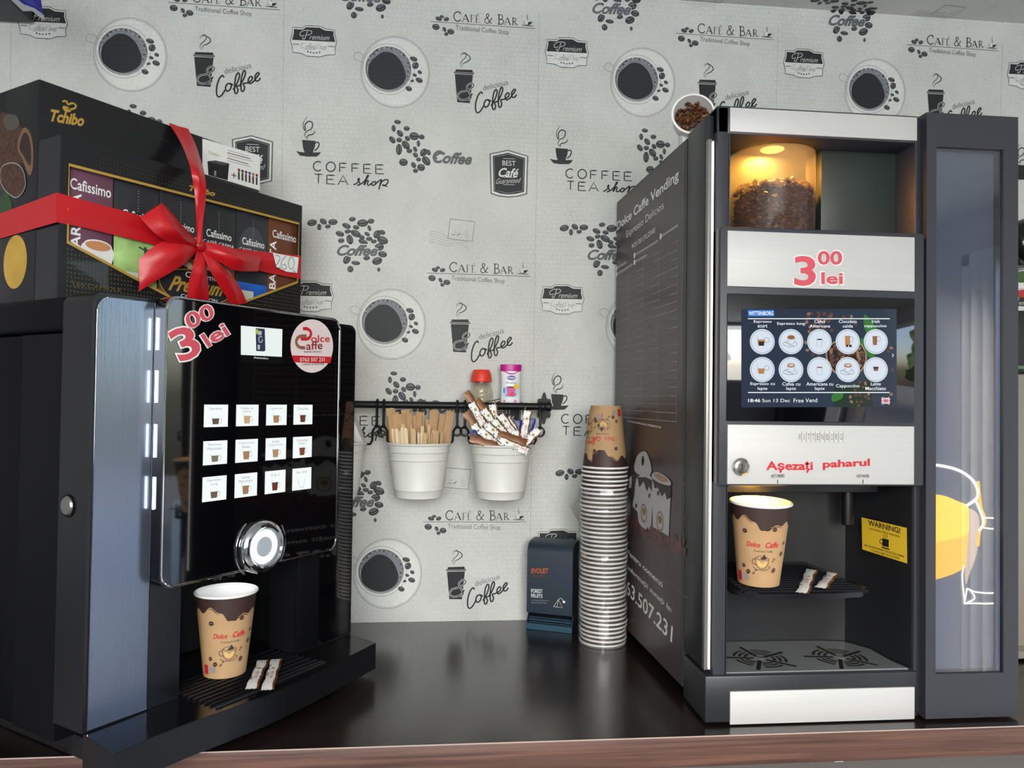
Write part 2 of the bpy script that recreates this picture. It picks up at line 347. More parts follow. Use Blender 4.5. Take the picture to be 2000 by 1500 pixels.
# CAFÉ & BAR
for q in [(147,236,30,20,15),(178,214,20,14,10),(222,238,26,19,-20),(119,316,35,29,10),(202,337,17,24,-30),(264,357,33,26,10),(220,381,20,18,0)]: bean(*q, ZB)
wl([(68,265),(580,283),(1082,300)], ZB, 4, INK, sm=False)
SER = {'C': (1.0, [([(.95,.8),(.8,.97),(.5,1),(.2,.85),(.03,.5),(.2,.15),(.5,0),(.8,.03),(.97,.2)], .11, 1), ([(.95,.66),(.95,.98)], .04, 0)]),
 'A': (.95, [([(.08,0),(.48,1)], .05, 0), ([(.48,1),(.9,0)], .13, 0), ([(.22,.33),(.72,.33)], .05, 0), ([(-.05,0),(.22,0)], .04, 0), ([(.72,0),(1.05,0)], .04, 0)]),
 'F': (.7, [([(.25,0),(.25,1)], .13, 0), ([(.08,1),(.85,1),(.85,.8)], .05, 0), ([(.25,.52),(.7,.52)], .05, 0), ([(.05,0),(.45,0)], .04, 0)]),
 'E': (.75, [([(.25,0),(.25,1)], .13, 0), ([(.08,1),(.85,1),(.85,.8)], .05, 0), ([(.25,.52),(.7,.52)], .05, 0), ([(.05,0),(.9,0),(.93,.22)], .05, 0), ([(.45,1.12),(.7,1.3)], .09, 0)]),
 'B': (.85, [([(.25,0),(.25,1)], .13, 0), ([(.05,1),(.5,1),(.75,.88),(.75,.65),(.5,.53),(.25,.53)], .09, 1), ([(.5,.53),(.85,.42),(.9,.2),(.7,.02),(.4,0),(.05,0)], .1, 1)]),
 'R': (.95, [([(.25,0),(.25,1)], .13, 0), ([(.05,1),(.5,1),(.75,.88),(.75,.65),(.5,.5),(.25,.5)], .09, 1), ([(.5,.5),(.85,.1),(1.1,0)], .12, 0), ([(.05,0),(.45,0)], .04, 0)]),
 '&': (1.05, [([(1.0,.55),(.85,.3),(.55,.03),(.25,.0),(.05,.2),(.15,.45),(.5,.65),(.65,.85),(.5,1),(.3,.92),(.3,.75),(.55,.4),(.8,.08),(1.05,.02)], .09, 1), ([(.8,.55),(1.15,.55)], .04, 0)])}
def ser(ch, x, w, yb, yt, z):
    for pts, wd, sm in SER[ch][1]:
        q = [(x+w*a, yb+(yt-yb)*b_) for a, b_ in pts]; wl(q, z, wd*w*1.15, INK, .0006, sm=bool(sm), k=3)
for ch, x, w, yb, yt in (('C',290,72,254,164),('A',372,72,257,186),('F',450,48,259,190),('E',500,46,262,192),('&',590,70,264,174),('B',716,66,270,178),('A',782,66,271,204),('R',855,54,273,206)): ser(ch, x, w, yb, yt, ZB)
wt('Traditional Coffee Shop', (312,352), (828,382), (312,292), ZB, INK2, bold=-.004)
wp([(975,228),(1050,236),(1040,258),(1015,270),(990,262),(978,250)], ZB, LITE); wl([(975,228),(978,250),(990,264),(1015,270),(1038,258),(1048,234)], ZB, 4); wp([(1015,240),(1048,238),(1040,258),(1012,268)], ZB, INK, .0006)
wl([(1048,238),(1056,244),(1044,252)], ZB, 4); wl([(955,272),(1060,278)], ZB, 6, sm=False); wl([(1008,160),(1004,190),(1012,205),(1004,225)], ZB, 6, taper=True)
# Premium badge
n_prem = len(R.items)
ob = [(1200,400),(1290,403),(1320,380),(1450,380),(1500,405),(1588,410),(1584,460),(1603,520),(1584,580),(1585,642),(1500,648),(1455,668),(1330,665),(1280,640),(1197,632),(1198,585),(1180,520),(1198,455)]
wp(ob, ZB, LITE, .0003); wl(ob, ZB, 5, INK, .0008, True, sm=False)
wp([(1212,414),(1293,417),(1324,394),(1446,394),(1496,419),(1575,423),(1572,462),(1587,518),(1588,523),(1195,516),(1196,512),(1211,456)], ZB, INK, .0005)
wt('remium', (1352,508), (1535,512), (1354,462), ZB, LITE, .0010, shear=.45, bold=-.008)
wl([(1335,430),(1310,505),(1290,500),(1300,488)], ZB, 5, LITE, .0010); wl([(1310,470),(1275,478),(1268,455),(1290,432),(1330,424),(1368,428),(1375,445),(1350,465),(1325,468)], ZB, 5, LITE, .0010)
wt('offee', (1312,606), (1405,602), (1316,548), ZB, MID, .0010, shear=.4, bold=-.012); wt('hop', (1440,614), (1508,610), (1444,556), ZB, MID, .0010, shear=.4, bold=-.012)
wl([(1305,545),(1290,545),(1275,570),(1285,590),(1305,582)], ZB, 3, MID, .0010); wl([(1450,550),(1420,560),(1425,580),(1405,595),(1390,585)], ZB, 3, MID, .0010)
wl([(1202,556),(1258,558)], ZB, 9, MID, .0008, sm=False); wl([(1522,565),(1580,568)], ZB, 9, MID, .0008, sm=False)
for x, y in ((1338,621),(1363,627),(1390,631),(1418,629),(1445,624)): wp([(x-7,y-2),(x,y-8),(x+7,y-2),(x+4,y+7),(x-4,y+7)], ZB, INK, .0008)
R.items[n_prem:] = [([(u-.53, v-.007871) for u, v in pts], fs, mt, h) for pts, fs, mt, h in R.items[n_prem:]]
# paper cup with & and "delicious Coffee"
wp([(312,720),(475,720),(478,742),(491,745),(488,763),(294,758),(296,741),(308,739)], ZB); wp([(303,765),(479,768),(450,1042),(326,1036)], ZB)
wl([(300,748),(488,752)], ZB, 3, LITE, .0008, sm=False)
wl([(358,600),(366,572),(392,556),(414,572),(405,605),(370,640),(356,672),(378,702)], ZB, 7, taper=True); wl([(375,575),(400,565),(440,585),(452,615),(420,645),(385,660),(375,690)], ZB, 9, taper=True)
amp = [(412,1005),(440,1010),(462,985),(440,935),(420,890),(440,860),(470,850),(487,870),(465,900),(410,925),(355,940),(332,975),(350,1008),(400,1012),(450,985),(474,950),(455,965)]
wl(amp, ZB, 16, LITE, .0008); wl(amp, ZB, 9, INK, .0011)
wt('delicious', (582,918), (822,852), (574,866), ZB, INK2, bold=-.006)
cof = [[(1475,612),(1466,600),(1448,618),(1432,665),(1430,715),(1442,735),(1462,722),(1483,688)], [(1515,652),(1497,652),(1484,676),(1492,698),(1510,690),(1520,664),(1512,650),(1530,660)],
 [(1530,690),(1556,645),(1570,600),(1562,583),(1548,605),(1540,655),(1540,705),(1552,712),(1560,690),(1552,668),(1572,660),(1595,620),(1606,585),(1600,568),(1588,588),(1578,640),(1580,692),(1592,698),(1600,675),(1592,652),(1612,648)],
 [(1612,648),(1640,632),(1648,612),(1636,606),(1622,628),(1630,650),(1650,642),(1668,620),(1682,600),(1690,588),(1680,582),(1664,605),(1668,632),(1685,632),(1697,615)]]
for c in cof: wl(c, ZA, 9.5, INK)
# steaming cup and COFFEE TEA shop
wp([(200,355),(375,368),(369,440),(345,500),(345,522),(235,522),(215,470)], ZD); wl([(372,398),(402,385),(422,410),(405,460),(362,496)], ZD, 15, INK)
wp([(122,500),(180,514),(230,518),(350,520),(447,517),(420,550),(390,573),(270,573),(175,560)], ZD, INK, .0006)
wl([(268,55),(230,105),(214,170),(230,228),(245,225),(238,165),(280,115),(325,125),(338,160),(318,215),(265,240),(236,285),(248,325),(278,342)], ZD, 14, INK, taper=True); wl([(360,228),(366,255),(335,285),(285,295),(265,320),(278,340)], ZD, 13, INK, taper=True)
x = 348
for ch, x0, x1 in (('C',348,468),('O',512,636),('F',690,785),('F',850,945),('E',1003,1105),('E',1160,1266)):
    sl = (x0-348)*.045; a, b_ = 640+sl, 757+sl; w_ = x1-x0
    if ch == 'C': wl([(x0+w_*math.cos(t)*.5+w_*.5, (a+b_)/2-(b_-a)*.52*math.sin(t)) for t in [math.radians(50+i*26) for i in range(11)]], ZD, 14)
    elif ch == 'O': wl([(x0+w_*.5+w_*.47*math.cos(t), (a+b_)/2-(b_-a)*.52*math.sin(t)) for t in [i*math.pi/8 for i in range(16)]], ZD, 14, closed=True)
    else:
        wl([(x0,a),(x0,b_)], ZD, 13, sm=False); wl([(x0,a+3),(x1,a+7)], ZD, 17, taper=True); wl([(x0,(a+b_)/2),(x1-12,(a+b_)/2+3)], ZD, 14, taper=True)
        if ch == 'E': wl([(x0,b_),(x1,b_+6)], ZD, 11, sm=False)
wl([(357,800),(470,806)], ZD, 15, taper=True); wl([(415,803),(412,920)], ZD, 13, sm=False)
wl([(525,812),(522,926)], ZD, 13, sm=False); wl([(525,815),(628,818)], ZD, 17, taper=True); wl([(525,868),(612,872)], ZD, 14, taper=True); wl([(522,926),(628,933)], ZD, 11, sm=False)
wl([(668,938),(735,820),(798,940)], ZD, 12, sm=False); wl([(692,895),(775,900)], ZD, 13, taper=True)
for c in [[(868,940),(915,918),(948,858),(928,872),(948,905),(948,938),(918,948)], [(948,938),(1000,905),(1062,830),(1048,825),(1005,945),(1042,888),(1062,890),(1050,935),(1075,945),(1110,915)], [(1150,895),(1115,912),(1112,942),(1140,945),(1160,912),(1150,893)],
          [(1150,935),(1190,900),(1235,870),(1220,920),(1200,1002)], [(1215,945),(1240,900),(1280,875),(1318,880),(1312,920),(1270,950),(1245,940),(1310,962)]]: wl(c, ZD, 17, INK)
# BEST Café badge
wp([(1520,1000),(1640,975),(1773,1015),(1765,1265),(1700,1282),(1640,1287),(1580,1280),(1527,1262)], ZA, INK2, .0003); wp([(1529,1006),(1640,983),(1764,1020),(1757,1259),(1696,1275),(1640,1279),(1582,1272),(1535,1256)], ZA, LITE, .0005)
wp([(1541,1016),(1640,995),(1752,1029),(1745,1250),(1690,1263),(1640,1267),(1590,1261),(1547,1246)], ZA, INK, .0007)
wl([(1549,1024),(1640,1004),(1744,1036),(1737,1243),(1640,1259),(1554,1240)], ZA, 2.5, INK3, .0010, True, sm=False)
wt('BEST', (1604,1078), (1690,1082), (1604,1045), ZA, LITE, .0010); wt('Café', (1578,1152), (1708,1158), (1582,1092), ZA, LITE, .0010, shear=.3, bold=.02)
wt('Guaranteed', (1562,1198), (1724,1190), (1564,1164), ZA, LITE, .0010, shear=.45, bold=-.01)
for y in (1033,1155,1202): wl([(1610,y),(1685,y+2)], ZA, 2.5, LITE, .0010, sm=False)
# stamp with wavy cancel lines
wp([(292,232),(542,262),(516,464),(268,434)], ZS, INK3, .0003); wp([(302,246),(530,272),(506,452),(280,424)], ZS, LITE, .0005); wp([(306,251),(525,276),(503,446),(285,419)], ZS, PAPER, .0007)
for q in [(328,390,18,18,0),(345,365,10,14,-20),(380,388,25,21,-30)]: bean(*q, ZS)
for y in (362,378,394,408,424): wl([(438,y-2),(475,y+3)], ZS, 4, INK3, .0010, sm=False)
for k in range(5): wl([(95-k*3,366+k*26),(150,362+k*26),(215,385+k*26),(280,408+k*24),(350,402+k*22),(410,408+k*22),(470,436+k*22)], ZS, 3.5, INK3, .0004)
mb = MB()
def keep(pts): return any(-.34 < u < 2.12 and .006 < v < 1.62 for u, v in pts) and all(v > -.002 for u, v in pts)
DZ = [0, -.005285, .002586, .009933, .014, .014]
uvs = []
def addq(mb_, pts, faces, m, h, sf):
    base = len(mb_.v); mb_.add([sf(u, v, h) for u, v in pts], faces, m); uvs.extend(pts)
for (s0, s1) in ((0, SA), (SA, SB)): addq(mb, [(-1.25, s0), (3.05, s0), (3.05, s1-1e-6), (-1.25, s1-1e-6)], [[0, 1, 2, 3]], PAPER, 0, wallat)
for i in range(5+1):
    for j in (-1, 0, 1, 2):
        dx, dz = (i-1)*.53, DZ[i]-DZ[1]-j*.5267
        for pts, fs, m, h in R.items:
            q = [(u+dx, v+dz) for u, v in pts]
            if not keep(q): continue
            if min(v for u, v in q) < 0.004: continue
            addq(mb, q, fs, m, h, wallat)
for k in range(-2, 5):   # the faint butt joints between the rolls
    X = .8425+k*.53; addq(mb, [(X-.0004, 0), (X+.0004, 0), (X+.0004, SA), (X-.0004, SA)], [[0, 1, 2, 3]], INK3, .0002, wallat)
mb.uv = uvs
wall = mb.build('wall_back'); wall['kind'] = 'structure'
def struct(mb_, name): o = mb_.build(name); o['kind'] = 'structure'; return o
m = MB(); m.add([(-1.25, PB.y, ZC), (3.05, PB.y, ZC), (3.05, -3.05, ZC), (-1.25, -3.05, ZC)], [[0, 3, 2, 1]], PAPER); m.uv = [(x, SB-(y-PB.y)) for x, y, z in m.v]; struct(m, 'ceiling')
FLOORM = mat('grey_floor_tiles', '7d7a76', .35, var=((3, 3, 3), .1))
m = MB(); m.box(-1.25, 3.05, -3.05, .05, -.94, -.9, FLOORM); struct(m, 'floor')
SIDEW = mat('painted_wall', 'cfccd2', .6); FRAMEW = mat('white_window_frame', 'eef0f4', .35)
m = MB(); m.box(-1.30, -1.25, -3.05, .05, -.9, ZC, SIDEW); struct(m, 'wall_left')
def wall_with_hole(name, axis, c0, c1, lo, hi, ha, hb, za, zb):
    m = MB()
    for (a, b_, z0, z1) in ((lo, ha, -.9, ZC), (hb, hi, -.9, ZC), (ha, hb, -.9, za), (ha, hb, zb, ZC)):
        if axis == 'y': m.box(a, b_, c0, c1, z0, z1, SIDEW)
        else: m.box(c0, c1, a, b_, z0, z1, SIDEW)
    return struct(m, name)
def front_wall():
    m = MB()
    for (a, b_, z0, z1) in ((-1.3, 2.5, -.9, .2), (-1.3, -.5, .2, ZC), (1.5, 2.5, .2, ZC), (-.5, 1.5, 1.27, ZC), (2.5, 3.0, 1.14, ZC), (3.0, 3.1, -.9, ZC)): m.box(a, b_, -3.1, -3.05, z0, z1, SIDEW)
    return struct(m, 'wall_front')
front_wall()
wall_with_hole('wall_right', 'x', 3.05, 3.1, -3.1, .05, -2.77, -.15, -.85, 1.17)
def frame(name, axis, c, a0, a1, z0, z1, mull):
    m = MB(); t = .06
    def bx(a, b_, zz0, zz1, d=.05):
        if axis == 'y': m.box(a, b_, c-d/2, c+d/2, zz0, zz1, FRAMEW, .006)
        else: m.box(c-d/2, c+d/2, a, b_, zz0, zz1, FRAMEW, .006)
    bx(a0, a1, z0, z0+t); bx(a0, a1, z1-t, z1); bx(a0, a0+t, z0, z1); bx(a1-t, a1, z0, z1)
    for q in mull: bx(q-t*.7, q+t*.7, z0, z1, .06)
    o = m.build(name); o['kind'] = 'structure'; return o
frame('added_window_1', 'y', -3.075, -.5, 1.5, .2, 1.27, (.5,))  # unseen window, added and sized for the light on the back wall
frame('window_2', 'x', 3.075, -2.77, -.15, -.85, 1.17, (-2.66, -2.585, -1.6,))
frame('door_1', 'y', -3.075, 2.5, 3.0, -.9, 1.14, ())
# outside the windows
m = MB(); m.box(-9, 14, -14, -3.2, -1.0, -.95, mat('pavement', '8a8884', .8, var=((1, 1, 1), .1))); m.box(3.2, 14, -3.2, 6, -1.0, -.95, MATS['pavement']); struct(m, 'floor_outside')
LEAF = mat('leaf_green', '4c6a2c', .6, var=((9, 9, 9), .5)); TRUNK = mat('tree_bark', '4a3b2e', .8)
def tree(x, y, r, h, label, seed):
    rg = random.Random(seed); t = thing('street_tree', label, 'tree', (x, y, -.95), 0, 'trees outside the shop windows')
    m = MB(); m.tube([(x, y, -.95), (x+.05, y, h*.5), (x, y, h)], .12, TRUNK); m.build('trunk', t)
    m = MB()
    for k in range(60):
        a, b_ = rg.uniform(0, 6.28), rg.uniform(-1, 1); q = r*rg.uniform(.5, 1)
        m.blob((x+q*math.cos(a)*math.sqrt(1-b_*b_), y+q*math.sin(a)*math.sqrt(1-b_*b_), h+q*b_*.9), r*.22, r*.22, r*.16, LEAF, sub=2, jit=.5)
    m.build('crown', t)
tree(6.2, -2.6, 1.5, 1.1, 'leafy green tree outside the side window, reflected in the black machine', 1)
tree(9.5, 1.2, 1.6, .9, 'leafy green tree beyond the side window towards the back', 4)
tree(5.3, -6.4, 1.6, 1.5, 'leafy green tree outside the front window, reflected in the touchscreen', 2)
tree(-1.0, -8.0, 1.9, 1.0, 'leafy green tree outside the left part of the front window', 3)
# counter
WOODD = None
def wood(name, base, dark, sx, rough, coat=0):
    m = bpy.data.materials.new(name); m.use_nodes = True; n = m.node_tree.nodes; L = m.node_tree.links; b = n['Principled BSDF']
    tc = n.new('ShaderNodeTexCoord'); mp = n.new('ShaderNodeMapping'); mp.inputs['Scale'].default_value = sx; nz = n.new('ShaderNodeTexNoise')
    nz.inputs['Scale'].default_value = 1; nz.inputs['Detail'].default_value = 8; nz.inputs['Distortion'].default_value = .6
    r = n.new('ShaderNodeValToRGB'); r.color_ramp.elements[0].position = .33; r.color_ramp.elements[0].color = (*lin(dark), 1); r.color_ramp.elements[1].position = .66; r.color_ramp.elements[1].color = (*lin(base), 1)
    L.new(tc.outputs['Object'], mp.inputs[0]); L.new(mp.outputs[0], nz.inputs[0]); L.new(nz.outputs[0], r.inputs[0]); L.new(r.outputs[0], b.inputs['Base Color'])
    b.inputs['Roughness'].default_value = rough; b.inputs['Coat Weight'].default_value = coat; b.inputs['Coat Roughness'].default_value = .2
    MATS[name] = m; return m
TOPW = wood('dark_wenge_worktop', '241a18', '15100f', (2.5, 40, 40), .24, .5); EDGEW = wood('brown_wood_edge', '6c4d41', '46312a', (4, 30, 160), .4)
ct = thing('counter', 'long dark wenge counter with a brown wood-grain front edge below both machines', 'counter', (1.0, -.3, -.9))
m = MB(); m.box(-1.2, 2.95, -.582, -.002, -.041, 0, TOPW); m.build('worktop', ct)
m = MB(); m.box(-1.2, 2.95, -.5855, -.582, -.042, .0003, EDGEW, .0008); m.tube([(-1.2, -.5853, .0002), (2.95, -.5853, .0002)], .0009, mat('worn_edge_highlight', 'b8a49a', .35), 6); m.build('edge_band', ct)  # pale tube puts a highlight into the colour of the worn top edge
m = MB(); m.box(-1.2, 2.95, -.56, -.03, -.9, -.0415, mat('grey_cabinet_front', '55514f', .5)); m.build('cabinet_body', ct)
m = MB(); m.box(1.222, 1.236, -.572, -.559, -.049, -.0425, WHITE, .0005); m.build('door_hinge_tab', ct)
# ------------------------------------------------------------------ left coffee machine
PH = math.radians(54); LO = V((.208, -.651, 0))
lm = thing('coffee_machine', 'black glossy-fronted coffee vending machine with red 3.00 lei lettering, turned sideways at the left', 'coffee machine', LO, PH)
LM = lm.matrix_world.copy()
def L3(a, b, z): return LM @ V((a, b, z))
FD = V((math.cos(PH), math.sin(PH), 0)); DD = V((-math.sin(PH), math.cos(PH), 0))
def lplane(b): return Pl(LO + DD*b, FD, (0, 0, 1))
class MBL(MB):
    pass
def lbox(m, *a, **k): m.box(*a, M=LM, **k); return m
DARKM = mat('dark_brushed_metal', '7b8494', .2, metal=.8, bump=((900, 6, 6), .08))
# body
m = MB(); lbox(m, .004, .478, .066, .384, .028, .5525, BLK, bev=.004)
m2 = MB()
m = MB()
at = lambda u, v, h: L3(u, h, v)
U = [(.004, .03), (.11, .03), (.11, .235), (.372, .235), (.372, .03), (.478, .03), (.478, .552), (.004, .552)]
m.prism(U, at, .066, .165, BLK); lbox(m, .004, .478, .165, .384, .03, .552, BLK, bev=.004); m.build('body', lm)
m = MB(); lbox(m, .002, .480, .066, .385, .5545, .6, BLK, bev=.008, seg=3); m.build('top_lid', lm)
for a in (.06, .42):
    for b in (.18, .34): m = MB(); m.lathe([(.0001, .0004), (.016, .0004), (.018, .006), (.014, .03), (.0001, .03)], INNER, 16, LM @ Matrix.Translation((a, b, 0))); m.build('foot', lm)
# recess lining
m = MB(); lbox(m, .112, .370, .150, .163, .058, .236, INNER); lbox(m, .106, .112, .064, .160, .058, .236, INNER); lbox(m, .370, .376, .064, .160, .058, .236, INNER); m.build('recess_lining', lm)
m = MB(); m.lathe([(.012, .20), (.016, .206), (.016, .236)], BLK2, 20, LM @ Matrix.Translation((.25, .05, 0))); m.lathe([(.006, .193), (.007, .195), (.009, .205)], BLK2, 16, LM @ Matrix.Translation((.235, .05, 0))); m.lathe([(.006, .193), (.007, .195), (.009, .205)], BLK2, 16, LM @ Matrix.Translation((.262, .05, 0))); m.build('spout', lm)
# door: an upside-down U around the cup recess
r = .014
def arc(cu, cv, a0): return [(cu+r*math.cos(math.radians(a0+15*i)), cv+r*math.sin(math.radians(a0+15*i))) for i in range(7)]
out = [(0, .0565), (.1355, .0565), (.1355, .218), (.351, .218), (.351, .0565), (.482, .0565)] + arc(.482-r, .602-r, 0) + arc(r, .602-r, 90)
m = MB(); m.prism(out, at, 0, .0625, BLK2); m.build('door', lm)
m = MB(); o_ = [(.006, .0585), (.0855, .0585), (.0855, .597)] + [(.006+r*1.2*(1+math.cos(math.radians(90+15*i))), .597-r*1.2+r*1.2*math.sin(math.radians(90+15*i))) for i in range(7)]
m.prism(o_, at, -.0015, .001, DARKM); m.tube([L3(u, -.0016, v) for u, v in o_], .0005, CHROME, 5, True); m.build('side_trim_strip', lm)
m = MB(); m.prism(rrect(.4015, .0585, .478, .597, .015), at, -.0015, .001, GLOSSB); m.build('side_trim_strip', lm)
m = MB(); lbox(m, .351, .4015, -.001, .002, .0585, .216, BLK, bev=.0005); m.build('side_pillar', lm)
# front glass panel
pz0, pz1, pa0, pa1 = .2165, .607, .0845, .418
bk = rrect(pa0, pz0, pa1, pz1, .020, 8)
m = MB(); m.prism(bk, at, -.0235, -.0035, GLOSSB, True); lbox(m, pa0+.03, pa1-.03, -.0036, .001, pz0+.03, pz1-.03, BLK); panel = m.build('front_panel', lm)
LED = emat('cool_white_led', 'dfeaff', 9)
m = MB(); m.tube([L3(u, -.0238, v) for u, v in rrect(pa0+.0025, pz0+.0025, pa1-.0025, pz1-.0025, .0185, 8)], .0017, CHROME, 8, True); m.build('chrome_trim', panel)
P0 = lplane(0)
for y0, y1 in ((622, 684), (724, 786), (828, 892), (930, 992)):
    z0, z1 = P0.inv(303, y1)[1], P0.inv(303, y0)[1]
    m = MB(); lbox(m, .0827, .0843, -.011, -.008, z0, z1, LED); m.build('led_segment', lm)
FP = lplane(-.0236)
# price lettering 3,00 lei turned anticlockwise
m = MB()
def stick(s, BL, BR, TL, bold=.0):
    ptext(m, FP, s, BL, BR, TL, PINKR, .0012, bold=.022)
def grow(p, k): return p
for s, BL, BR, TL in (('3', (352, 709), (397, 691), (324, 649)), ('00', (368, 645), (420, 620), (357, 615)), ('lei', (406, 679), (449, 653), (390, 655))):
    c = (V(BR)+V(TL))/2
    ptext(m, FP, s, *[tuple(c+(V(p)-c)*(1.10 if s == '3' else 1.09)) for p in (BL, BR, TL)], WHITE, .0006, bold=.055); stick(s, BL, BR, TL)
m.build('price_lettering', panel)
# display
SCRW = emat('screen_white', 'eef7f4', .95, .2)
m = MB(); poly(m, FP, P(FP, [(470, 635), (551, 643), (550, 711), (470, 708)]), emat('screen_black', '060606', .02, .15), .0003)
poly(m, FP, P(FP, [(470, 636), (551, 643), (550, 697), (470, 693)]), SCRW, .0006)
z = (300, 560, 2000/420)
poly(m, FP, P(FP, [(945, 385), (1030, 392), (1036, 595), (1020, 602), (950, 598)], z), emat('screen_navy', '2b3550', .7), .0009)
poly(m, FP, P(FP, [(965, 410), (1000, 412), (1000, 450), (968, 450)], z), emat('screen_grey', 'b9c4cc', .8), .0011); poly(m, FP, P(FP, [(944, 395), (966, 397), (964, 442), (944, 440)], z), emat('screen_lime', 'b8c83a', .8), .0012)
line(m, FP, P(FP, [(990+18*math.cos(t), 490+28*math.sin(t)) for t in [i*.5 for i in range(12)]], z), .0016, MATS['screen_grey'], .0012)
poly(m, FP, P(FP, [(962, 540), (985, 542), (983, 585), (962, 583)], z), MATS['screen_grey'], .0012)
ptext(m, FP, 'rheavendors', (495, 700), (523, 702), (495, 696), SCRW, .0009)
m.build('display', panel)
# round sticker
STK = mat('sticker_white', 'ead9d8', .45)
m = MB(); sz = (300, 560, 2000/420)
poly(m, FP, smooth(P(FP, [(1470+198*math.cos(t)+(18*math.sin(t) if 0 else 0), 552-248*math.sin(t)+14*math.cos(t)*(-1)*0) for t in [2*math.pi*k/40 for k in range(40)]], sz), 1, True), STK, .0004)
c_ = [(1470+198*math.cos(t), 552-248*math.sin(t)) for t in [math.radians(a) for a in (205, 208, 212, 218)]]
band = [(1282, 638), (1470, 645), (1658, 652), (1640, 712), (1470, 710), (1305, 702)]
poly(m, FP, P(FP, band, sz), RED, .0007)
ptext(m, FP, '0763 507 231', (585+0, 706.5), (633.5, 706), (585, 698.5), STK, .0010, bold=.01)
DKR = mat('sticker_dark_red', '8c2a30', .45); BRO = mat('sticker_brown', '93604c', .45)
line(m, FP, smooth(P(FP, [(1385, 390), (1425, 392), (1455, 415), (1458, 450), (1440, 478), (1405, 487), (1365, 484)], sz)), .0052, RED, .0010)
line(m, FP, smooth(P(FP, [(1418, 458), (1365, 460), (1332, 480), (1322, 515), (1335, 548), (1365, 566), (1405, 568)], sz)), .0052, BRO, .0011)
ptext(m, FP, 'olce', (606.5, 668.5), (643, 668), (606.5, 654.5), RED, .0012, bold=.01); ptext(m, FP, 'affe', (597, 684), (629, 682), (597, 667.5), DKR, .0012, bold=.01)
ptext(m, FP, 'Business Solutions', (593, 688.5), (627, 688), (593, 685.5), BLACKP, .0010, bold=.01); ptext(m, FP, 'Comenzi și informații', (588, 715), (632, 714), (588, 709), BLACKP, .0010)
m.build('round_sticker', panel)
# selection tiles
cols = [(.148, .1885), (.203, .2440), (.2590, .2998), (.3142, .3550)]; rows = [(.4300, .4615), (.3770, .4105), (.3260, .3605)]
names = [['Espresso', 'Cafea cu lapte', 'Cappuccino', 'Ciocolata'], ['Espresso Macchiato', 'Cappuccino Boabe', 'Irish Cappuccino', 'Ciocolata Neagra'], ['Espresso Lung', 'Latte Macchiato', '3 in 1', 'Apa Calda']]
TILE = emat('lit_tile', 'f4fbfa', 1.0, .2); GREYT = emat('tile_grey_text', 'a8b0b4', .75)
cupc = [['6a5648', 'd9b58a', 'b98a5e', '6b3a26'], ['8a7a6c', 'b78a5c', 'c09a70', '8a4a2a'], ['75604f', 'a98565', '6e3320', 'dfe8ea']]
for i in range(3):
    for j in range(4):
        (a0, a1), (z0, z1) = cols[j], rows[i]; m = MB(); w_, h_ = a1-a0, z1-z0
        poly(m, FP, [(a0, z0), (a1, z0), (a1, z1), (a0, z1)], TILE, .0004)
        cu = (a0+a1)/2-.001; cz = z0+h_*.12; cc = emat('tile_'+cupc[i][j], cupc[i][j], .8); k = h_*.36 if j else h_*.26
        if (i, j) == (2, 3):
            line(m, FP, [(cu-.008, cz+k*1.1), (cu-.004, cz)], .0005, GREYT, .0008); line(m, FP, [(cu+.008, cz+k*1.1), (cu+.004, cz)], .0005, GREYT, .0008); line(m, FP, [(cu-.004, cz), (cu+.004, cz)], .0005, GREYT, .0008)
        else:
            poly(m, FP, [(cu-.0048, cz), (cu+.0048, cz), (cu+.0062, cz+k), (cu-.0062, cz+k)], cc, .0008)
            line(m, FP, ellp(cu+.0075, cz+k*.6, .003, .0035), .0006, GREYT, .0006, True); line(m, FP, [(cu-.0064, cz+k), (cu-.0068, cz+k*1.3)], .0004, GREYT, .0006)
        nm = names[i][j]
        if len(nm) > 9 and ' ' in nm:
            p_, q_ = nm.rsplit(' ', 1)
            for s, t in ((p_, .78), (q_, .62)): wd = min(.032, .0028*len(s)); text(m, FP, s, (cu-wd/2, z0+h_*t), (cu+wd/2, z0+h_*t), (cu-wd/2, z0+h_*(t+.12)), GREYT, .0007)
        else:
            wd = min(.032, .0026*len(nm)); text(m, FP, nm, (cu-wd/2, z0+h_*.74), (cu+wd/2, z0+h_*.74), (cu-wd/2, z0+h_*.88), GREYT, .0007)
        m.build('selection_tile', panel)
# chrome dial with glowing ring at the panel's lower edge
KM = Matrix.Translation(L3(.2535, -.0236, .2490)) @ Matrix.Rotation(PH, 4, 'Z') @ Matrix.Rotation(math.radians(90), 4, 'X')
m = MB(); m.lathe([(.040, -.012), (.0405, 0), (.040, .006), (.036, .0115), (.031, .0135), (.0285, .0115), (.0285, .004)], CHROME, 48, KM); kn = m.build('dial', lm)
m = MB(); m.lathe([(.0285, .0045), (.0285, .0075), (.0255, .0085)], mat('dial_lens_edge', 'b8c4c8', .15), 48, KM); m.build('lens_rim', kn)
m = MB(); m.lathe([(.0255, .0078), (.015, .0082)], emat('white_led_ring', 'f0faff', 3.0), 48, KM); m.build('light_ring', kn)
m = MB(); m.lathe([(.015, .0082), (.008, .0092), (0.0001, .0096)], emat('dial_centre', 'c9d6de', .65, .1), 40, KM); m.build('centre_button', kn)
for s, a0, a1, rr in (('l', 128, 232, .0475), ('r', -38, 38, .0475)):
    m = MB(); pts = [KM @ V((rr*math.cos(math.radians(a)), rr*math.sin(math.radians(a)), .001)) for a in range(a0, a1+1, 6)]
    m.tube(pts, .0012, CHROME, 8); m.build('wire_handle', kn)
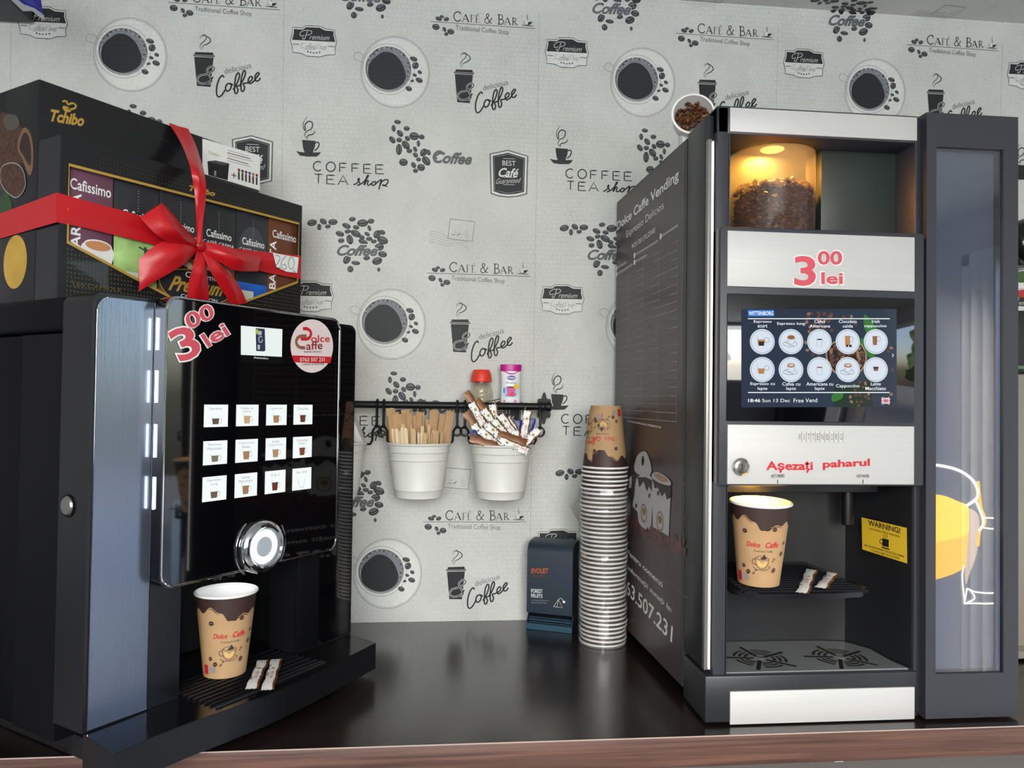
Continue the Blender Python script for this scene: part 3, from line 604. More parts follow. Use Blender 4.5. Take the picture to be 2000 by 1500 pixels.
# lock on the left side of the door
SKM = Matrix.Translation(L3(0, .0405, .3327)) @ Matrix.Rotation(PH, 4, 'Z') @ Matrix.Rotation(math.radians(-90), 4, 'Y')
m = MB(); m.lathe([(.0125, 0), (.0125, .002), (.0105, .004), (.0001, .0045)], mat('lock_metal', 'b0ada6', .25, metal=1), 28, SKM); m.lathe([(.0145, 0), (.0145, .0015), (.0125, .0015)], BLK, 28, SKM); m.build('lock', lm)
# drip tray with bowed front
tp = [onz(x, y, .056) for x, y in ((108, 1417), (222, 1473), (295, 1441), (369, 1412), (440, 1387), (516, 1359), (600, 1322), (734, 1256), (692, 1240))]
tl = [tuple((LM.inverted() @ q)[:2]) for q in tp]
tl = [(max(0.002, tl[0][0]), .0)] + [(a, b) for a, b in tl[1:8]] + [(.480, 0)]
m = MB(); tat = lambda u, v, h: L3(u, v, h)
m.prism(tl[::-1], tat, .0125, .054, BLK2); lbox(m, .06, .42, 0, .16, .02, .0545, BLK2); tray = m.build('drip_tray', lm)
m = MB(); m.prism(tl[::-1], tat, .054, .0562, mat('tray_rim_black', '101012', .16)); m.build('tray_rim', tray)
g0 = []
m = MB()
for k in range(11):
    b = -.072+k*.0115
    m.tube([L3(.14, b, .0572), (L3(.345, b-.004*math.sin(k), .0572))], .0026, BLK2, 6)
m.build('grille', tray)
m = MB(); lbox(m, .03, .46, .02, .3, .002, .03, INNER); m.build('base_plate', lm)
# lamp over the cup
def spot(name, loc, rad, power, colr):
    l = bpy.data.lights.new(name, 'AREA'); l.shape = 'DISK'; l.size = rad*2; l.energy = power; l.color = colr
    o = bpy.data.objects.new(name, l); col.objects.link(o); o.location = loc; return o
spot('cup_lamp', L3(.24, .015, .2145),   .02, .02, (.92, .95, 1))
# ------------------------------------------------------------------ paper cups
CUPH, RT, RB = .121, .0435, .0305
class Cone:
    def __init__(s, th): s.th = th
    def at(s, u, v, h=0):
        r_ = RB+(RT-RB)*v/CUPH+.0002+h; t = s.th+u/.038; return V((r_*math.cos(t), r_*math.sin(t), v))
LIP = mat('cup_white_paper', 'f3f1ee', .5)
def cup_mesh(name, th, flip=False):
    """u runs around the cup (metres), v up; th is the middle of the printed face"""
    cs = Cone(th); o = thing(name, '', 'cup')
    m = MB(); m.lathe([(RB-.001, .003), (RB, 0), (RB, .001), (RT, CUPH)], KRAFT, 40); m.lathe([(0.0001, .004), (RB-.001, .004)], KRAFT, 40); m.build('sleeve_print', o).name = 'cup_wall'
    m = MB(); m.lathe([(RT-.0016, CUPH-.001), (RB-.0012, .006), (.0001, .006)], LIP, 40); m.tube([V(((RT+.0006)*math.cos(t), (RT+.0006)*math.sin(t), CUPH)) for t in [2*math.pi*k/40 for k in range(40)]], .0021, LIP, 8, True); m.build('white_lining', o)
    # dripping dark glaze under the rim
    m = MB(); n = 160; rg = random.Random(5); top = CUPH-.002; per = 2*math.pi*.038
    def edge(u): 
        x = u/per*2*math.pi
        return CUPH-.024-.006*math.sin(x*2+.6)-.004*math.sin(x*5+1)-.003*math.sin(x*11)-(.009*max(0, math.sin(x*4+2))**8)
    us = [per*k/n for k in range(n+1)]
    vs = [(u, top) for u in us]+[(u, edge(u)) for u in us]
    m.add([cs.at(u, v, .0001) for u, v in vs], [[k, n+1+k, n+2+k, k+1] for k in range(n)], BROWN, True)
    gl = [cs.at(u, edge(u)-.0022-.0012*math.sin(u*300), .0001) for u in us]
    for a, b in ((8, 20), (40, 52), (70, 84), (112, 126), (140, 152)): line(m, cs, [(us[k], edge(us[k])-.002) for k in range(a, b)], .0012, BROWN, .0002, taper=True)
    for rep in (0, 1):
        d = rep*per/2; rt = lambda s, u0, u1, v0, v1, mt, **k: text(m, cs, s, (u0+d, v0), (u1+d, v0), (u0+d, v1), mt, .0003, **k)
        rt('Dolce', -.0235, -.0035, .0605, .0680, RED, shear=.25, bold=.02); rt('Caffe', .0040, .0240, .0605, .0690, RED, shear=.3, bold=.02); rt('Premium Caffe', -.012, .015, .0535, .0565, BROWN)
        cl = lambda pts, w, mt=BROWN: line(m, cs, smooth([(u+d, v) for u, v in pts]), w, mt, .0003)
        cl([(-.010, .045), (-.0095, .036), (-.004, .029), (.004, .029), (.0095, .036), (.010, .044)], .0008); cl([(-.010, .045), (-.004, .0475), (.004, .047), (.010, .044), (.004, .0415), (-.004, .042), (-.010, .045)], .0007)
        poly(m, cs, [(u+d, v) for u, v in smooth([(-.003, .0435), (.002, .0425), (.007, .044), (.005, .0465), (.003, .051), (.001, .047)], 3, True)], BROWN, .0003)
        cl([(-.0095, .042), (-.014, .042), (-.0145, .036), (-.008, .034)], .0009); cl([(-.014, .031), (-.008, .027), (.006, .0265), (.013, .031), (.010, .033)], .0008)
        poly(m, cs, [(u+d, v) for u, v in ((-.008, .040), (.008, .039), (.006, .033), (0, .0305), (-.006, .033))], mat('cup_drawing_gold', 'd9b06a', .6), .00025)
        for u, v, a, b, an in ((-.022, .022, .0042, .0034, .5), (-.013, .021, .003, .0014, .7), (-.009, .026, .0026, .0014, .6), (.020, .026, .0042, .0034, .9), (.017, .040, .0016, .0012, 0), (.019, .043, .002, .0015, .6), (-.026, .083, .0040, .0034, .2), (.016, .088, .0036, .0034, 0), (.011, .091, .0017, .0017, 0), (-.030, .030, .0036, .003, .4), (.033, .05, .0036, .003, 1.2), (.036, .066, .003, .0024, .3)):
            poly(m, cs, ellp(u+d, v, a, b, an, 10), BROWN, .0003); line(m, cs, [(u+d-a*.8*math.cos(an), v-a*.8*math.sin(an)), (u+d, v+.0003), (u+d+a*.8*math.cos(an), v+a*.8*math.sin(an))], .0005, KRAFT, .0004)
        poly(m, cs, [(-.045+d, .006), (-.036+d, .006), (-.036+d, .020), (-.045+d, .020)], RED, .0003); poly(m, cs, [(-.036+d, .009), (-.022+d, .009), (-.022+d, .018), (-.036+d, .018)], mat('cup_grey_stamp', '9a8f88', .6), .0003)
    m.build('printed_design', o)
    return o
def face_angle(loc): d = CAM-V(loc); return math.atan2(d.y, d.x)
bc = onz(439, 1312, .0598)
c1_ = cup_mesh('paper_cup', face_angle(bc)+.16); c1_.matrix_world = Matrix.Translation(bc)
tag(c1_, 'tan paper cup with brown drip print standing on the left machine\'s drip tray', 'cup')
# ------------------------------------------------------------------ slim wrapped sticks (creamer or sugar)
STW = mat('wrapper_white', 'efeeea', .35); STB = mat('wrapper_brown', '7a4a22', .35, metal=.15); STD = mat('wrapper_brown_dots', '4a2f1c', .4); STBL = mat('wrapper_blue', '27307e', .35)
def stick_mesh(kind, Lg=.085, wd=.017, th=.004, seed=0):
    """a pillow packet lying along +Y, width along X, flat crimped zig-zag ends; base at z=0"""
    rg = random.Random(seed); m = MB(); n, k = 12, 6
    main = {'white': STW, 'brown': STB, 'blue': STBL}[kind]; endm = {'white': STB, 'brown': STB, 'blue': STBL}[kind]
    top = []; 
    for sgn in (1, -1):
        vs = []
        for i in range(n+1):
            t = i/n; e = min(1, min(t, 1-t)/.12); w = wd*(1.06-.10*math.sin(math.pi*t))
            for j in range(k+1):
                s = j/k*2-1; zz = th*.5+sgn*th*.5*e**.6*math.sqrt(max(0, 1-s*s))+.0004*sgn; zz = max(zz, .0002)
                y = (t-.5)*Lg
                if i in (0, n): y += (.0012 if j % 2 else -.0012)
                vs.append((s*w/2+.0008*math.sin(t*17+seed), y, zz))
        for i in range(n):
            for j in range(k):
                q = [i*(k+1)+j, i*(k+1)+j+1, (i+1)*(k+1)+j+1, (i+1)*(k+1)+j]
                if sgn < 0: q = q[::-1]
                m.add([vs[a] for a in q], [[0, 1, 2, 3]], main if not (kind == 'white' and j == k-1) else STB, True)
    if kind == 'white':
        pl = Pl((0, 0, th+.0012), (0, 1, 0), (-1, 0, 0))
        text(m, pl, 'Dolce', (-.027, -.002), (-.014, -.002), (-.027, .0025), RED, 0, shear=.25); text(m, pl, 'Caffe', (-.011, -.002), (.002, -.002), (-.011, .0025), RED, 0, shear=.25)
        for q in range(24):
            s = (-1)**q; poly(m, pl, ellp(rg.uniform(-.036, .036), s*rg.uniform(.0046, .0078), rg.uniform(.0010, .0022), .0011, q, 7), STD, -.0007)
        poly(m, pl, ellp(.014, 0, .0042, .0034), mat('sachet_cream', 'd9c99a', .5), 0); poly(m, pl, ellp(.0145, .0005, .0018, .0014), STD, .0002)
    return m
def stick(name, M, kind, label, group=None, seed=0, **k):
    m = stick_mesh(kind, seed=seed, **k); m.v = [M @ v for v in m.v]; o = m.build(name, fix=2)
    loc = M.translation; 
    o.data.transform(Matrix.Translation(-loc)); o.location = loc
    tag(o, label, 'sachet', group); return o
def lying(p0, p1, z):   # matrix with +Y from p0 to p1 on height z
    a, b = V(p0), V(p1); d = (b-a).normalized(); x = d.cross(V((0, 0, 1))).normalized(); up = x.cross(d)
    c = (a+b)/2; return Matrix(((x.x, d.x, up.x, c.x), (x.y, d.y, up.y, c.y), (x.z, d.z, up.z, c.z), (0, 0, 0, 1)))
a, b = onz(491, 1348, .0598), onz(515, 1292, .0598); stick('creamer_stick', lying(a, b, 0), 'white', 'white creamer stick nearer the cup on the left machine\'s drip tray', seed=1, Lg=(b-a).length)
a, b = onz(522, 1350, .0598), onz(541, 1290, .0598); stick('creamer_stick', lying(a, b, 0), 'white', 'white creamer stick further from the cup on the left machine\'s drip tray', seed=2, Lg=(b-a).length)
# ------------------------------------------------------------------ gift boxes on the left machine
CARD = mat('black_gift_carton', '17171a', .3, coat=.25); CARDM = mat('dark_pack_card', '2c2c30', .35)
RIB = mat('red_satin_ribbon', 'c4131d', .38, spec=.6); GOLDD = mat('gold_dots', '6a5c3a', .4)
def aplane(a): return Pl(LO + FD*a, -DD, (0, 0, 1))
FB, FS = lplane(.2), lplane(.14)
big = thing('gift_box', 'large black coffee-maker gift box with gold lettering behind the capsule box', 'box', L3(.234, .29, .6005), PH)
m = MB(); lbox(m, .0346, .434, .2, .378, .6005, .9215, CARD, bev=.0025); m.build('carton', big)
m = MB(); hb = .0006
z = (0, 0, 10/3)
ptext(m, FB, 'Tchibo', (97, 237), (163, 248), (99, 213), GOLD, hb, shear=.25, bold=.04)
line(m, FB, smooth(P(FB, [(405,662),(430,658),(440,680),(470,672),(492,685),(485,705),(455,712),(440,700)], z)), .0028, GOLD, hb); poly(m, FB, smooth(P(FB, [(410,690),(440,695),(462,712),(455,730),(428,728),(408,712)], z), 3, True), GOLD, hb)
m.build('logo', big); m = MB(); line(m, FB, P(FB, [(915,770),(918,850),(1110,930)], z), .0006, mat('carton_crease', '3c3c40', .4), hb)
m.build('carton_crease', big)
m = MB(); LP_ = aplane(.0346)
BEANP = mat('printed_coffee_beans', '4b3022', .5, var=((160, 160, 160), .6)); TANP = mat('printed_scoop', '7b5a3e', .5)
poly(m, LP_, smooth(P(LP_, [(0,760),(60,745),(120,770),(150,840),(205,860),(222,980),(215,1120),(150,1060),(110,1100),(60,1060),(0,1120)], z), 3, True), BEANP, .0004)
poly(m, LP_, smooth(P(LP_, [(150,840),(190,850),(218,960),(212,1110),(190,1140),(150,1040),(115,960)], z), 3, True), TANP, .0006); poly(m, LP_, smooth(P(LP_, [(155,870),(185,880),(205,970),(200,1080),(160,1020),(130,960)], z), 3, True), mat('printed_shadow_brown', '2c1d17', .5), .0008)
sc_ = [(5,1160),(20,1085),(90,1062),(150,1100),(172,1200),(140,1270),(95,1285),(30,1230)]
poly(m, LP_, smooth(P(LP_, sc_, z), 3, True), BEANP, .0010); line(m, LP_, smooth(P(LP_, sc_, z), 3, True), .0016, mat('printed_grey', '9a9a92', .5), .0012, True)
poly(m, LP_, smooth(P(LP_, [(30,760),(80,745),(125,770),(120,830),(60,850),(25,810)], z), 3, True), mat('printed_jar', '4f4a46', .5), .0008); poly(m, LP_, smooth(P(LP_, [(0,1310),(40,1250),(80,1330),(60,1390),(0,1390)], z), 3, True), mat('printed_leaf', '2f4a28', .5), .0004)
m.build('printed_picture', big)
m = MB(); z5 = (0, 400, 1500/350)
poly(m, LP_, smooth(P(LP_, [(130+97*math.cos(t)*1+12*math.sin(t), 478-225*math.sin(t)) for t in [2*math.pi*k/20 for k in range(20)]], z5), 2, True), mat('golden_capsule_print', 'c29a3c', .4, var=((14, 14, 14), .25)), .0004); m.build('golden_capsule_picture', big)
m = MB(); z = (0, 0, 10/3)
poly(m, FB, P(FB, [(1316,902),(1685,1012),(1692,1030),(1690,1240),(1316,1130)], z), WHITE, .0006)
FB2 = FB
poly(m, FB2, P(FB, [(1348,1050),(1400,1045),(1490,1065),(1480,1175),(1355,1140)], z), BLACKP, .0009); poly(m, FB2, P(FB, [(1350,1052),(1400,1047),(1488,1068),(1455,1078)], z), mat('printed_mid_grey', '4a4a4c', .5), .0011); poly(m, FB2, P(FB, [(1392,1112),(1405,1114),(1404,1145),(1392,1143)], z), mat('printed_grey', '9a9a92', .5), .0012)
ptext(m, FB, 'Tchibo', (1352/3.333, 1000/3.333), (1425/3.333, 1022/3.333), (1354/3.333, 982/3.333), GOLD, .0009, shear=.25)
for k in range(5): line(m, FB, P(FB, [(1478, 978+k*17), (1615+(k % 3)*14, 1018+k*17)], z), .0007 if k not in (1, 3) else .0016, mat('printed_mauve', '8a6a6a', .5), .0009)
line(m, FB, P(FB, [(1505,1138),(1537,1146)], z), .0018, mat('printed_maroon', '6d1f2d', .5), .0009); line(m, FB, P(FB, [(1521,1124),(1520,1160)], z), .0018, MATS['printed_maroon'], .0009)
for k, cc in enumerate(('8a2340', '1f4a3a', '7c2a22', '2a4a8a', 'b0705a', '9a1f3a')):
    x = 1553+k*23.2; y = 1108+k*6.8; mm = mat('capsule_print_'+cc, cc, .5); poly(m, FB, ellp(*FB.inv(x/3.333, y/3.333), .0030, .0028), mm, .0011); line(m, FB, P(FB, [(x, y+12), (x, y+62)], z), .0042, mat('printed_column', '4e3a34', .5), .0009)
m.build('product_card', big)
# window carton with capsule packs
sm = thing('gift_box', 'wide black capsule gift box with a gold-edged window standing on the left machine', 'box', L3(.259, .168, .6005), PH)
A0, A1, Z0, Z1 = .0350, .483, .6005, .834
m = MB(); lbox(m, A0, A0+.002, .14, .1985, Z0, Z1, CARD); lbox(m, A1-.002, A1, .14, .1985, Z0, Z1, CARD); lbox(m, A0, A1, .1965, .1985, Z0, Z1, CARD); lbox(m, A0, A1, .14, .1985, Z0, Z0+.002, CARD); lbox(m, A0, A1, .14, .1985, Z1-.002, Z1, CARD); m.build('carton', sm)
wTL, wTR, wBR, wAP, wBL = P(FS, [(134, 322), (583, 437), (580, 551), (402, 591), (131, 473)])
wAP = (wAP[0], Z0+.004)
m = MB(); fat = lambda u, v, h: L3(u, .14-h, v)
for q in ([(A0, Z1), wTL, wTR, (A1, Z1)], [(A0, Z0), wBL, wTL, (A0, Z1)], [(A1, Z1), wTR, wBR, (A1, Z0)], [(A0, Z0), (A1, Z0), wBR, wAP, wBL]): m.prism(q, fat, -.0016, .0006, CARD)
fr = m.build('window_frame', sm)
m = MB(); line(m, FS, [wTL, wTR, wBR, wAP, wBL], .0042, GOLD, .0014, True)
def insid(u, v): # below the window's V
    if u < wAP[0]: t = (u-wBL[0])/(wAP[0]-wBL[0]); return v < wBL[1]+(wAP[1]-wBL[1])*t-.006
    t = (u-wAP[0])/(wBR[0]-wAP[0]); return v < wAP[1]+(wBR[1]-wAP[1])*t-.006
dv, df = [], []
for i in range(82):
    for j in range(34):
        u, v = A0+.012+i*.0053, Z0+.004+j*.0064
        top = v > wTL[1]+.006 and v < Z1-.006 and u > .08
        if not (top or insid(u, v)): continue
        k = len(dv); e = .0008 if top else .0012; dv += [(u-e, v), (u, v-e), (u+e, v), (u, v+e)]; df.append([k, k+1, k+2, k+3])
emit(m, FS, dv, df, GOLDD, .0012); m.build('gold_trim', fr)
m = MB(); z6 = (100, 300, 4)
ptext(m, FS, 'Tchibo', (100+1070/4, 300+290/4), (100+1275/4, 300+338/4), (100+1075/4, 300+245/4), GOLD, .0014, shear=.25, bold=.05)
m.build('logo', fr); m = MB()
ov = [(835,985),(850,930),(930,910),(1060,905),(1230,915),(1340,960),(1400,1010),(1405,1080),(1350,1150),(1180,1190),(1000,1160),(880,1080)]
ovp = [(u, max(v, Z0+.001)) for u, v in smooth(P(FS, ov, z6), 3, True)]
poly(m, FS, ovp, mat('oval_label_black', '26262c', .3), .0018); line(m, FS, ovp, .0016, GOLD, .0022, True)
ptext(m, FS, 'Cafissimo', (100+1040/4, 300+965/4), (100+1290/4, 300+1000/4), (100+1042/4, 300+920/4), WHITE, .0026); ptext(m, FS, 'Premium', (100+905/4, 300+1068/4), (100+1330/4, 300+1120/4), (100+925/4, 300+950/4), GOLD, .0026, shear=.4, bold=.03)
ptext(m, FS, 'COLLECTION', (100+1005/4, 300+1120/4), (100+1290/4, 300+1165/4), (100+1005/4, 300+1095/4), WHITE, .0026)
m.build('oval_label', fr); m = MB(); ptext(m, FS, '60 CAPSULE', (100+190/4, 300+1036/4), (100+540/4, 300+1080/4), (100+192/4, 300+1008/4), GOLDD, .0014); line(m, FS, P(FS, [(158,985),(175,1038),(190,1040)], z6), .001, GOLDD, .0014)
m.build('capsule_count', fr)
PS = lplane(.146)
def zf(v): return .6005+(v-.6005)*1.062
def iz(v): return .6005+(v-.6005)/1.062
edges = [134, 221, 310, 388, 460, 523, 584]
packs = [('6d4658', 'plum', 'plum capsule pack with vertical lettering at the left end of the gift box window'), ('2f2f33', 'green', 'dark capsule pack with a green picture, second from left in the gift box window'),
  ('2f2f33', 'brown', 'dark capsule pack third from left in the gift box window, behind the bow'), ('2a2a2d', 'rose', 'dark capsule pack reading caffè crema just right of the bow knot'), ('2d2f33', 'blue', 'dark capsule pack with a blue picture, second from right in the gift box window'), ('6b3f2a', 'orange', 'brown capsule pack with vertical lettering at the right end of the gift box window')]
for k, (cc, pic, lab) in enumerate(packs):
    yy = lambda x: 322+(x-134)*.256
    a0 = PS.inv(edges[k], yy(edges[k])+90)[0]+.0008; a1 = PS.inv(edges[k+1], yy(edges[k+1])+90)[0]-.0008
    a0 = max(a0, A0+.0035); a1 = min(a1, A1-.0035)
    t = thing('capsule_pack', lab, 'capsule pack', L3((a0+a1)/2, .17, Z0+.0022), PH, 'capsule packs in the gift box window')
    cm = mat('pack_card_'+cc, cc, .35); m = MB(); lbox(m, a0, a1, .146, .195, Z0+.0022, Z1-.004, cm, bev=.0012); m.build('carton', t)
    m = MB(); w_ = a1-a0; T = lambda s, u0, u1, v0, v1, mt=WHITE, **kk: text(m, PS, s, (a0+w_*u0, zf(v0)), (a0+w_*u1, zf(v0)), (a0+w_*u0, zf(v1)), mt, .0006, **kk)
    R4 = lambda u0, v0, u1, v1, mt, h=.0004: poly(m, PS, [(a0+w_*u0, zf(v0)), (a0+w_*u1, zf(v0)), (a0+w_*u1, zf(v1)), (a0+w_*u0, zf(v1))], mt, h)
    E4 = lambda u, v, a, b, mt, h=.0008: poly(m, PS, ellp(a0+w_*u, zf(v), a, b, 0, 24), mt, h)
    if k in (0, 5):
        T('Cafissimo', .0 if k == 0 else .12, .94, .752 if k == 0 else .7535, .767, bold=.012)
        x0, x1 = (a0+w_*.04, a0+w_*.26); text(m, PS, 'BARISTA', (x1, zf(.665)), (x1, zf(.748)), (x0, zf(.665)), WHITE, .0006, bold=.02)
        T('CAFFÈ' if k else 'espresso', .38, .82, .722, .7275); T('CREMA' if k else '', .38, .88, .7135, .7195) if k else None
        WH = mat('pack_cup_white', 'e8e6e2', .5); v = zf(.672 if k == 0 else .648)
        q = .0225 if k == 0 else .02
        poly(m, PS, smooth([(a0+w_*.66-q, v+.012), (a0+w_*.66-q*.95, v-.012), (a0+w_*.66-q*.6, v-.028), (a0+w_*.66+q*.4, v-.028), (a0+w_*.99, v-.012), (a0+w_*.99, v+.012)], 3, True), WH, .0006); E4(.66, iz(v+.012), min(q, w_*.33), .0085, WH, .0010); E4(.66, iz(v+.0115), min(q, w_*.33)*.9, .0068, mat('pack_crema', 'c98a5c', .5), .0014)
    else:
        for q in range(8): E4(.52, .772-q*.0042, .0007, .0007, mat('pack_dots', 'c8c2a8', .5), .0006)
        if pic == 'blue': poly(m, PS, [(a0+w_*.5+w_*.47*math.cos(t_), zf(.71)+.055*math.sin(t_)) for t_ in [math.pi*i/16 for i in range(17)]], mat('pack_arch_grey', '45484d', .4), .0003)
        T('Cafissimo', .18, .88, .7300, .7420, bold=.012); T('CAFFÈ CREMA', .10, .96, .7185, .7260); 
        if pic == 'blue': T('INDIA', .30, .65, .7080, .7145, mat('pack_blue_text', '3f6fd0', .5))
        if pic == 'rose': T('COLOMBIA', .30, .85, .7080, .7145, mat('pack_rose_text', '7a3b44', .5))
        pc = {'green': 'a9cf7e', 'brown': '8a5a3c', 'rose': 'a5584c', 'blue': '1f63c8'}[pic]; pm = mat('pack_picture_'+pic, pc, .5, var=((25, 25, 25), .35)); R4(.01, Z0+.004, .99, .706 if pic == 'green' else .69 if pic != 'blue' else .668, pm)
        if pic == 'green':
            hill = mat('pack_dark_green', '3c6a3a', .5); poly(m, PS, [(a0+w_*.55, zf(.66)), (a0+w_*.99, zf(.66)), (a0+w_*.99, zf(.69)), (a0+w_*.88, zf(.692)), (a0+w_*.75, zf(.676))], hill, .0007)
            G = mat('pack_grey_figure', '4a5a48', .5); line(m, PS, [(a0+w_*.55, zf(.6925)), (a0+w_*.7, zf(.689)), (a0+w_*.86, zf(.6915))], .0025, G, .0009); line(m, PS, [(a0+w_*.70, zf(.694)), (a0+w_*.71, zf(.672))], .0045, G, .0009)
        g = mat('pack_glass', 'c9cfc0' if pic != 'blue' else '8a7a58', .3); R4(.18, .622, .56, .655, g, .0008); R4(.19, .622, .55, .640, mat('pack_coffee', 'b98a5e' if pic != 'blue' else '2c211b', .5), .0011)
        if pic in ('brown', 'rose'): E4(.5, .672, w_*.42, .016, mat('pack_foam', 'e3cdb4', .5), .0012); E4(.5, .67, w_*.28, .009, mat('pack_bean_brown', '4a2616', .5, var=((120, 120, 120), .5)), .0015)
    m.build('printed_front', t)
# red ribbon with a bow
rb = thing('ribbon', 'red satin ribbon tied in a bow around the two black gift boxes', 'ribbon', L3(.25, .13, .72), PH)
def pt(px, b): return hit(px, LO+DD*b, DD)
def rib(name, L_, R_, bs, par=rb, bulge=.0, n=5, nc=6):
    """L_, R_ edge points in the photo, bs depth of each cross-section in the machine's frame"""
    k = len(L_); f = lambda A: smooth([tuple(pt(a, b)) for a, b in zip(A, bs)], n)
    A, B = f(L_), f(R_); m = MB(); vs = []; N = len(A)
    for i in range(N):
        for j in range(nc+1):
            t = j/nc; q = V(A[i]).lerp(V(B[i]), t); vs.append(q - DD*(bulge*math.sin(math.pi*t)*math.sin(math.pi*(i+.3)/(N))+.0012*math.sin(t*9+i*.4)))
    fs = [[i*(nc+1)+j, i*(nc+1)+j+1, (i+1)*(nc+1)+j+1, (i+1)*(nc+1)+j] for i in range(N-1) for j in range(nc)]
    m.add(vs, fs, RIB, True); m.add([v+DD*.0006 for v in vs], [g[::-1] for g in fs], RIB, True); return m.build(name, par)
m = MB(); q0, q1 = [pt((111, y), .1385) for y in (376, 434)]
LPa = aplane(.033); e0, e1 = [LPa.at(*LPa.inv(0, y)) for y in (417, 466)]; e0 = e0+(e0-q0)*.15; e1 = e1+(e1-q1)*.15
m.add([q0, q1, e1, e0], [[0, 1, 2, 3]], RIB); m.build('side_band', rb)
rib('front_band', [(111,376),(180,396),(270,420),(340,452),(388,476)], [(111,434),(180,448),(270,470),(340,487),(388,490)], [0.1385,0.1380,0.1370,0.1340,0.1280], bulge=.002)
rib('front_band', [(392,472),(450,484),(520,492),(587,499)], [(392,490),(450,512),(520,532),(587,545)], [0.1280,0.1340,0.1370,0.1385], bulge=.003)
rib('top_band', [(329,240),(352,278),(372,325),(380,372),(383,430),(384,474)], [(368,252),(386,290),(400,345),(401,392),(398,432),(396,474)], [0.1980,0.1700,0.0970,0.0970,0.0940,0.0880], bulge=.004)
rib('bow_loop', [(388,474),(362,452),(338,425),(316,396)], [(388,486),(345,478),(305,458),(273,425)], [0.1250,0.1100,0.1020,0.1100], bulge=.012)
rib('bow_loop', [(273,425),(300,432),(340,452),(386,480)], [(316,396),(330,408),(355,440),(388,474)], [0.1100,0.1220,0.1260,0.1260], bulge=-.003)
rib('bow_loop', [(394,472),(430,478),(470,492),(508,502)], [(394,488),(425,508),(460,528),(503,530)], [0.1250,0.1080,0.1020,0.1100], bulge=.012)
rib('bow_tail', [(386,478),(350,466),(318,472),(292,488),(271,506)], [(386,488),(368,510),(340,528),(305,548),(272,569)], [0.1250,0.1120,0.1140,0.1220,0.1300], bulge=.008)
rib('bow_tail', [(385,486),(376,520),(370,550),(366,592)], [(396,488),(404,520),(406,550),(407,590)], [0.1250,0.1180,0.1240,0.1340], bulge=.006)
rib('bow_tail', [(393,488),(408,525),(430,560),(455,596)], [(398,478),(432,515),(462,550),(482,592)], [0.1250,0.1180,0.1240,0.1320], bulge=.006)
m = MB(); c = pt((391, 480), .122); m.blob(c, .0085, .008, .0095, RIB, Matrix.Rotation(PH, 3, 'Z').to_4x4(), 2, .25); m.build('knot', rb)
pg = MB(); PT = lplane(.1345); tg = [(533,494),(583,503),(580,533),(560,531),(540,522)]
pg.prism(P(PT, tg), PT.at, 0, .0006, WHITE); PEN = mat('pen_ink', '2b2b3a', .5)
z6 = (100, 300, 4)
for c in ([(1745,800),(1765,795),(1785,815),(1770,850),(1750,880),(1755,895),(1790,890)], [(1830,800),(1800,840),(1795,880),(1815,905),(1835,890),(1825,865),(1805,870)], [(1865,810),(1850,850),(1860,895),(1885,895),(1895,850),(1885,815),(1865,810)], [(1885,910),(1888,925)], [(1898,908),(1896,925),(1906,925)]): line(pg, PT, smooth(P(PT, c, z6)), .0010, PEN, .0010)
tag(pg.build('price_tag'), 'small white handwritten 260 price tag on the right end of the red ribbon', 'price tag')
# shelf corner and blue bag at the top left
sh = MB(); q = ony(61, 42, -.06)
sh.box(-.75, q.x, -.26, -.012-q.z*.036, q.z, q.z+.028, mat('dark_grey_shelf', '3b3b3f', .5), .002); tag(sh.build('wall_shelf'), 'dark grey shelf end sticking into the top left corner of the photo', 'shelf')
bgm = MB(); BLUEF = mat('blue_foil', '2a2a86', .25, spec=.7); SILV = mat('silver_foil_edge', 'c9cad2', .25, metal=.8)
def bp(x, y, Y=-.2): return ony(x, y, Y)
prof = [(10, -60), (60, -60), (78, -20), (83, 22), (84, 30), (60, 18), (38, 4), (20, -20)]
A = [bp(x, y, -.275) for x, y in prof]; B_ = [bp(x, y, -.235)+V((0, 0, 0)) for x, y in prof]; cen = sum(A, V())/8 + V((0, -.022, .01))
n = len(prof); bgm.add(A+B_+[cen], [[i, (i+1) % n, n+(i+1) % n, n+i] for i in range(n)]+[[(i+1) % n, i, 2*n] for i in range(n)]+[list(range(n, 2*n))], BLUEF, True)
bag = thing('coffee_bag', 'blue foil coffee bag with a silver edge on the top left shelf', 'bag', sum(A, V())/8); bgm.build('bag_body', bag)
m = MB(); ed = [(24, 2), (45, 22), (64, 22), (78, 34), (88, 40), (86, 30), (70, 18), (48, 10), (30, -4)]
m.prism([tuple((bp(x, y, -.278).x, bp(x, y, -.278).z)) for x, y in ed], lambda u, v, h: V((u, -.278-h, v)), 0, .003, SILV); m.build('silver_edge', bag)
# ------------------------------------------------------------------ right vending machine
YF = -.549
ANTH = mat('anthracite_plastic', '36373e', .42, bump=((700, 700, 700), .05)); ANTHD = mat('dark_anthracite', '232529', .4)
SIDEP = mat('side_panel_grey_green', '2f3634', .38)
vm = thing('vending_machine', 'tall anthracite coffee vending machine with touchscreen and brushed metal strips at the right', 'vending machine', (1.2, -.3, 0))
F = lambda x, y, Y=YF: (ony(x, y, Y).x, ony(x, y, Y).z)
def fp(Y): return Pl((0, Y, 0), (1, 0, 0), (0, 0, 1))
m = MB(); m.prism([(1.033, -.451), (1.0455, -.451), (1.0455, -.30), (1.515, -.30), (1.515, -.042), (1.0168, -.042)], lambda u, v, h: V((u, v, h)), .02, .9005, SIDEP); m.box(1.365, 1.515, -.451, -.30, .02, .905, SIDEP); m.box(1.045, 1.365, -.451, -.30, .37, .725, SIDEP)
